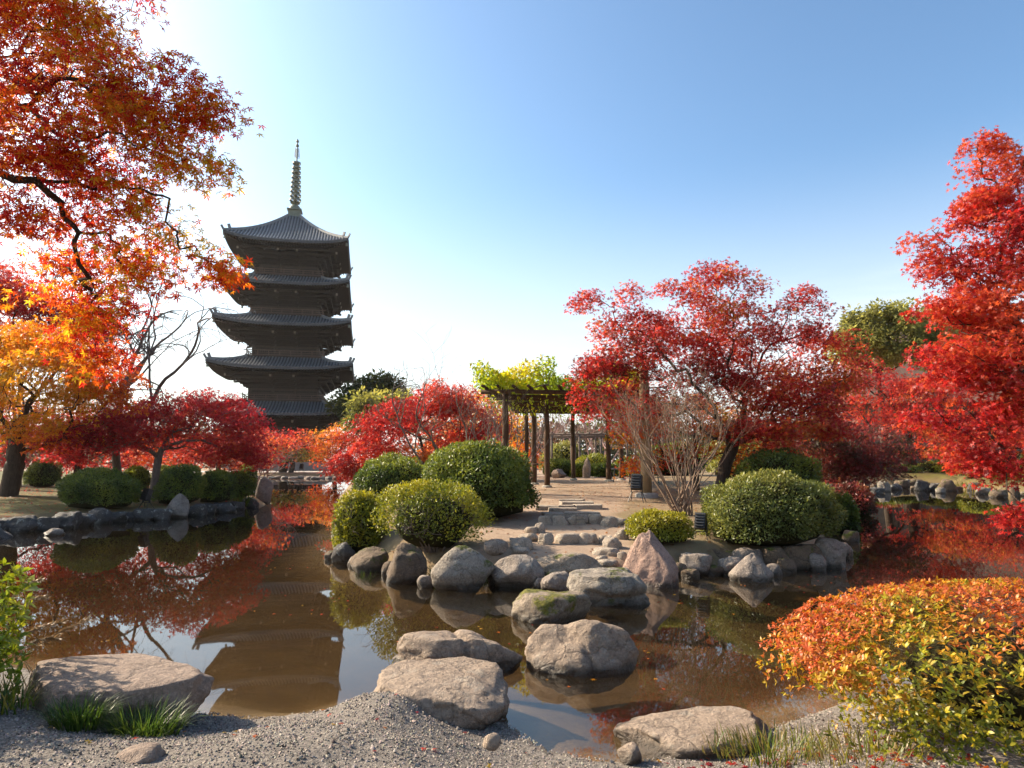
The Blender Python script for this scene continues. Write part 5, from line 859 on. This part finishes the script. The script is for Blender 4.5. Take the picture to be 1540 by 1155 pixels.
tuft('grass_tuft', 'dry grass at the foot of the orange azalea', 2.05, 4.05, 300, (0.35, 0.25), 0.16, 0.004, DRY + YG, 65)
p = G(358, 752); tuft('iris_clump', 'light green iris leaves beside the standing stone on the grassy bank', p.x, p.y, 150, (0.55, 0.3), 0.75, 0.018, [(0.10, 0.15, 0.02), (0.16, 0.20, 0.03)], 66, cat='plant', lean=0.7)
p = W(655, 868, 0.1); tuft('fern', 'green fern growing between the brown boulder and the sloping boulder', p.x, p.y + 0.25, 90, (0.12, 0.12), 0.42, 0.02, GR, 67, cat='plant')
tuft('sedge_tuft', 'yellow-green sedge along the stony bank stones', 31.2, 44, 420, (1.2, 3.2), 0.9, 0.03, YG, 68)
def plume_grass():                                  # silver grass leaning in from the left shore
    root = empty('plume_grass', on(-4.1, 5.9)); tag(root, 'dry tan plume grass leaning over the water behind the leafy shrub', 'grass'); o = np.array(root.location); rng = np.random.default_rng(69)
    for k, (px, py, px2, py2) in enumerate([(5, 955, 95, 935), (20, 985, 130, 932), (-10, 900, 60, 872), (0, 915, 70, 898), (10, 965, 90, 960)]):
        a = np.array(on(-4.2 + 0.05 * k, 5.75 + 0.06 * k)); m = np.array(D(px, py, 5.7)); e = np.array(D(px2, py2, 5.6)); q = np.linspace(0, 1, 9)[:, None]; pts = a * (1 - q) ** 2 + 2 * q * (1 - q) * (m + (m - (a + e) / 2) * 0.3) + e * q * q
        V, F = tube_np(pts - o, np.linspace(0.004, 0.0015, 9), 4); link('stalk', mesh_np('stalk', V, F, None, True), M['straw'], root)
        n = 260; tq = rng.uniform(0.62, 1.0, n); P = np.stack([np.interp(tq, q[:, 0], pts[:, c]) for c in range(3)], -1) - o; ax = unit(e - m)[None]; d = ax + rng.normal(0, 0.28, (n, 3)); d[:, 2] -= 0.15
        link('plume', leaf_mesh('plume', P, d, rng.normal(size=(n, 3)), 0.07 * rng.uniform(0.5, 1.2, n), np.array([(0.36, 0.25, 0.15)]) * rng.uniform(0.7, 1.2, (n, 1)), (OVAL[0] * [0.12, 1, 1], OVAL[1])), M['shrub_leaf'], root)['kind'] = 'stuff'
M['straw'] = plain('straw', (0.26, 0.19, 0.10), (0.34, 0.25, 0.13), 9, 0.8, 0.1, 0.003, 0.2)
plume_grass()
def litter(name, label, n, region, seed, pal, size, water=False, tmpl=MAPLE_FAR):
    rng = np.random.default_rng(seed); x0, x1, y0, y1 = region; x = rng.uniform(x0, x1, n); y = rng.uniform(y0, y1, n); h, dF, dL, dI, dA, dR, dm = height(x, y, True); k = (dm < -0.05) if water else (dm > 0.05); x, y, h = x[k], y[k], h[k]; n = len(x)
    P = np.stack([x, y, np.where(h > 0, h + 0.012, 0.006)], -1); d = rng.normal(0, 1, (n, 3)) * [1, 1, 0.1 if not water else 0.01]; nr = rng.normal(0, 0.25 if not water else 0.02, (n, 3)); nr[:, 2] += 1
    if water: kk = fbm(P, 0.35, 3, 3) > 0.10; P, d, nr = P[kk], d[kk], nr[kk]; n = len(P)
    o = link(name, leaf_mesh(name, P, d, nr, size * rng.uniform(0.6, 1.2, n), palette(P, pal, 2.0, 3, 0.5, rng), tmpl), M['maple_leaf']); tag(o, label, 'leaves', kind='stuff')
litter('fallen_leaves', 'red leaves scattered on the gravel and grass by the orange azalea', 190, (1.0, 2.6, 3.6, 4.7), 91, RED, 0.06)
litter('shore_leaves', 'few fallen leaves on the shore gravel', 60, (-3.2, 1.0, 3.5, 5.4), 92, MIXED, 0.05)
litter('bank_leaves', 'fallen red and orange leaves under the grassy bank maples', 3500, (-26, -10, 20, 38), 93, RED + ORANGE[:2], 0.12)
litter('path_leaves', 'fallen leaves on the peninsula ground', 5000, (-4, 8, 11, 34), 94, [(0.20, 0.10, 0.05), (0.30, 0.10, 0.03), (0.40, 0.20, 0.06)], 0.08)
litter('floating_leaves', 'fallen leaves floating on the far water', 5000, (-30, -9, 38, 75), 95, [(0.35, 0.22, 0.16), (0.42, 0.30, 0.24), (0.40, 0.10, 0.05)], 0.22, True)
litter('drifting_leaves', 'scattered leaves drifting among the stepping stones', 900, (-6, 8, 6, 16), 96, MIXED, 0.05, True)

# ------------------------------------------------------------------ lamps, tables and other small things
def floodlight(label, pos, rz, sc=1.0, tilt=0.35, stand=0.14):
    root = empty('floodlight', pos, rz); tag(root, label, 'floodlight')
    b = MB(); Mt = Matrix.Rotation(tilt, 3, 'X'); c = Vector((0, 0, (stand + 0.20) * sc)); b.box(c, (0.20 * sc, 0.15 * sc, 0.30 * sc), Mt); bo = b.build('housing', M['black_metal'], root)
    for k in range(5): f = MB(); f.box(c + Mt @ Vector((0, 0.09 * sc, (-0.11 + 0.055 * k) * sc)), (0.17 * sc, 0.04 * sc, 0.012 * sc), Mt); f.build('cooling_fin', M['black_metal'], bo)
    f = MB(); f.box(c + Mt @ Vector((0, -0.079 * sc, 0)), (0.165 * sc, 0.008 * sc, 0.25 * sc), Mt); f.build('lens', M['glass_dark'], root)
    y = MB()
    for sx in (-1, 1): y.box((sx * 0.115 * sc, 0, (stand + 0.10) * sc), (0.012 * sc, 0.04 * sc, 0.22 * sc))
    y.box((0, 0, stand * sc), (0.25 * sc, 0.05 * sc, 0.014 * sc)); y.build('yoke', M['black_metal'], root)
    for a, b_ in ((-1, -1), (1, -1), (1, 1), (-1, 1)): l = MB(); l.tube([(a * 0.10 * sc, b_ * 0.03 * sc, stand * sc), (a * 0.17 * sc, b_ * 0.13 * sc, -0.06)], 0.008 * sc, 6); l.build('leg', M['black_metal'], root)
    return root
p = G(1057, 812); floodlight('black floodlight on a stand before the big sage shrub', p + Vector((0, 0.1, 0)), 2.6, 1.0)
p = G(958, 755); floodlight('black tilted floodlight beside the pale stout pergola post', p, 2.7, 1.4, 0.35, 0.20)
p = G(212, 768); floodlight('black floodlight beside the large dark shrub on the grassy bank', p + Vector((0, 0.3, 0.05)), 2.8, 1.3)
p = G(448, 713)
for k, px in enumerate((392, 402, 443, 456)):
    p = on((px - 770) / FOC * 82, 82); floodlight(['small dark floodlight farther from the thick far trunk on its crimson maple side', 'dark floodlight closest to the thick far trunk on its crimson maple side', 'small dark floodlight closest to the thick far trunk on its peninsula side', 'dark floodlight farther from the thick far trunk on its peninsula side'][k], p, 3.0, 2.0)
def table(label, x, y, wd, dp, ht, rz):
    root = empty('table', on(x, y), rz); tag(root, label, 'table'); t_ = MB(); t_.box((0, 0, ht), (wd, dp, 0.05)); t_.build('table_top', M['grey_table'], root)
    for a in (-1, 1):
        for b_ in (-1, 1): l = MB(); l.tube([(a * (wd / 2 - 0.08), b_ * (dp / 2 - 0.06), ht - 0.02), (a * (wd / 2 - 0.02), b_ * (dp / 2 - 0.02), -0.02)], 0.02, 6); l.build('leg', M['black_metal'], root)
table('grey bench table beside the twin pergola posts', 4.75, 29.0, 0.9, 0.5, 0.55, 0.1); table('grey bench table behind the pale stout post', 5.15, 26.2, 1.1, 0.5, 0.52, 0.25)
def rail_fence():                                   # low rope-and-pole fence behind the left-bank shrubs
    root = empty('low_rail', on(-16.2, 26.6)); tag(root, 'low log rail beside the painted boulder on the grassy bank', 'fence'); o = root.location
    for k in range(2): b = MB(); a = G(218, 752 - 5 * k); e = G(252, 750 - 5 * k); b.tube([a - o + Vector((0, 0, 0.10 + 0.12 * k)), e - o + Vector((0, 0, 0.10 + 0.12 * k))], 0.05, 7); b.build('rail', M['bark_grey'], root)
    for px in (220, 250): b = MB(); a = G(px, 752); b.tube([a - o + Vector((0, 0, -0.1)), a - o + Vector((0, 0, 0.32))], 0.05, 7); b.build('post', M['bark_grey'], root)
rail_fence()
b = MB(); b.add([(-46, 80.5, 0.515), (-18, 78.0, 0.515), (-16, 88, 0.515), (-48, 91, 0.515)], [(0, 1, 2, 3)]); M['pale_path'] = plain('pale_path', (0.42, 0.39, 0.36), (0.52, 0.49, 0.45), 3, 0.9, 0.3, 0.01, 0.2); tag(b.build('path', M['pale_path']), kind='structure')
for k, (px, py, n, ln, lab) in enumerate([(548, 862, 70, 0.32, 'small fern beside the hollowed mossy rock'), (738, 872, 50, 0.24, 'fern tuft between the sloping boulder and the dark rounded one'), (816, 880, 50, 0.22, 'moss and sedge tuft at the foot of the jagged step rock'), (1078, 850, 90, 0.20, 'yellow moss grass above the long grey block'), (1105, 842, 90, 0.18, 'yellow moss grass before the sage shrub')]):
    p = G(px, py); tuft('fern' if k < 2 else 'sedge_tuft', lab, p.x, p.y, n, (0.16, 0.12) if k < 3 else (0.4, 0.2), ln, 0.012 if k < 3 else 0.006, GR if k < 3 else YG, 170 + k, cat='plant')

# background between the pergola posts and under the right-hand crowns
for k, (px, y, lab) in enumerate([(830, 56, 'leafless pinkish tree beyond the far trellis'), (905, 60, 'leafless pinkish tree at the end of the far trellis'), (985, 58, 'leafless pinkish tree behind the pale stout post')]):
    V, F = twigs(None, [((0.25 * q - 0.5, 0.1 * q, 0), (0.28 * (q - 2), 0.1, 1), 2.2, 0.075) for q in range(5)], 240 + k, 4, 0.5, 0.78, 0.4, (2, 3), 0.10)
    rt = empty('bare_pink_tree', gx(px, y)); tag(rt, lab, 'tree'); link('trunk', mesh_np('trunk', V, F, None, True), M['twig_pink'], rt)
for k, (px, y, wq, top, pal, lab) in enumerate([(845, 50, 60, 668, OLIVE, 'olive loose shrub before the far trellis'), (1120, 34, 120, 655, OLIVE, 'olive thicket behind the leaning red maple trunk'), (1010, 40, 110, 668, GREEN, 'green thicket behind the young orange maple'), (1230, 33, 100, 668, GREEN, 'dark thicket between the sage shrub and the dark maple'), (720, 46, 110, 660, OLIVE, 'olive thicket behind the amber maple')]):
    bush(lab, px, 725, wq, top, 5000, 0.20, pal, 250 + k, y=y, name='thicket', rough=0.14, depth=0.3)

# ------------------------------------------------------------------ thin autumn haze over the whole garden
b = MB(); b.box((0, 250, 28), (1900, 1140, 60)); hz = bpy.data.materials.new('haze'); hz.use_nodes = True; hn = hz.node_tree; hn.nodes.remove(hn.nodes['Principled BSDF'])
pv = hn.nodes.new('ShaderNodeVolumePrincipled'); pv.inputs['Color'].default_value = (0.95, 0.95, 0.96, 1); pv.inputs['Density'].default_value = 0.0001; pv.inputs['Anisotropy'].default_value = 0.55; hn.links.new(pv.outputs[0], hn.nodes['Material Output'].inputs['Volume'])
tag(b.build('haze', hz), kind='stuff')

for k, (px, y, wq, top, pal, lab) in enumerate([(1258, 19.5, 44, 748, GREEN, 'low dark shrub on the peninsula flank just behind the sage shrub'), (1272, 24.0, 70, 728, DARKRED, 'low russet shrub on the peninsula bank under the dark maple'), (1425, 55, 60, 703, YGREEN, 'low golden shrub on the stony bank between two clipped shrubs')]):
    bush(lab, px, 740, wq, top, 5000, 0.10 if k < 2 else 0.16, pal, 270 + k, y=y, name='low_shrub', rough=0.14, depth=0.3)
for k, (x, y, lab) in enumerate([(30.4, 41.0, 'sedge clump at the outer end of the stony bank stones'), (32.6, 50.0, 'sedge clump at the inner corner of the stony bank'), (29.0, 52.6, 'sedge clump beside the inner stony bank stones')]):
    tuft('sedge_clump', lab, x, y, 260, (1.2, 0.8), 0.9, 0.03, YG + GR, 280 + k)

for k, (px, y, wq, top, pal, lab) in enumerate([(1330, 58, 80, 690, DARKRED, 'dark russet thicket behind the stony bank beside the dark maple'), (1450, 56, 90, 688, GREEN, 'dark green thicket behind the golden low shrub'), (1530, 50, 80, 684, OLIVE, 'olive thicket behind the low scarlet maple')]):
    bush(lab, px, 725, wq, top, 4500, 0.20, pal, 290 + k, y=y, name='thicket', rough=0.16, depth=0.3)
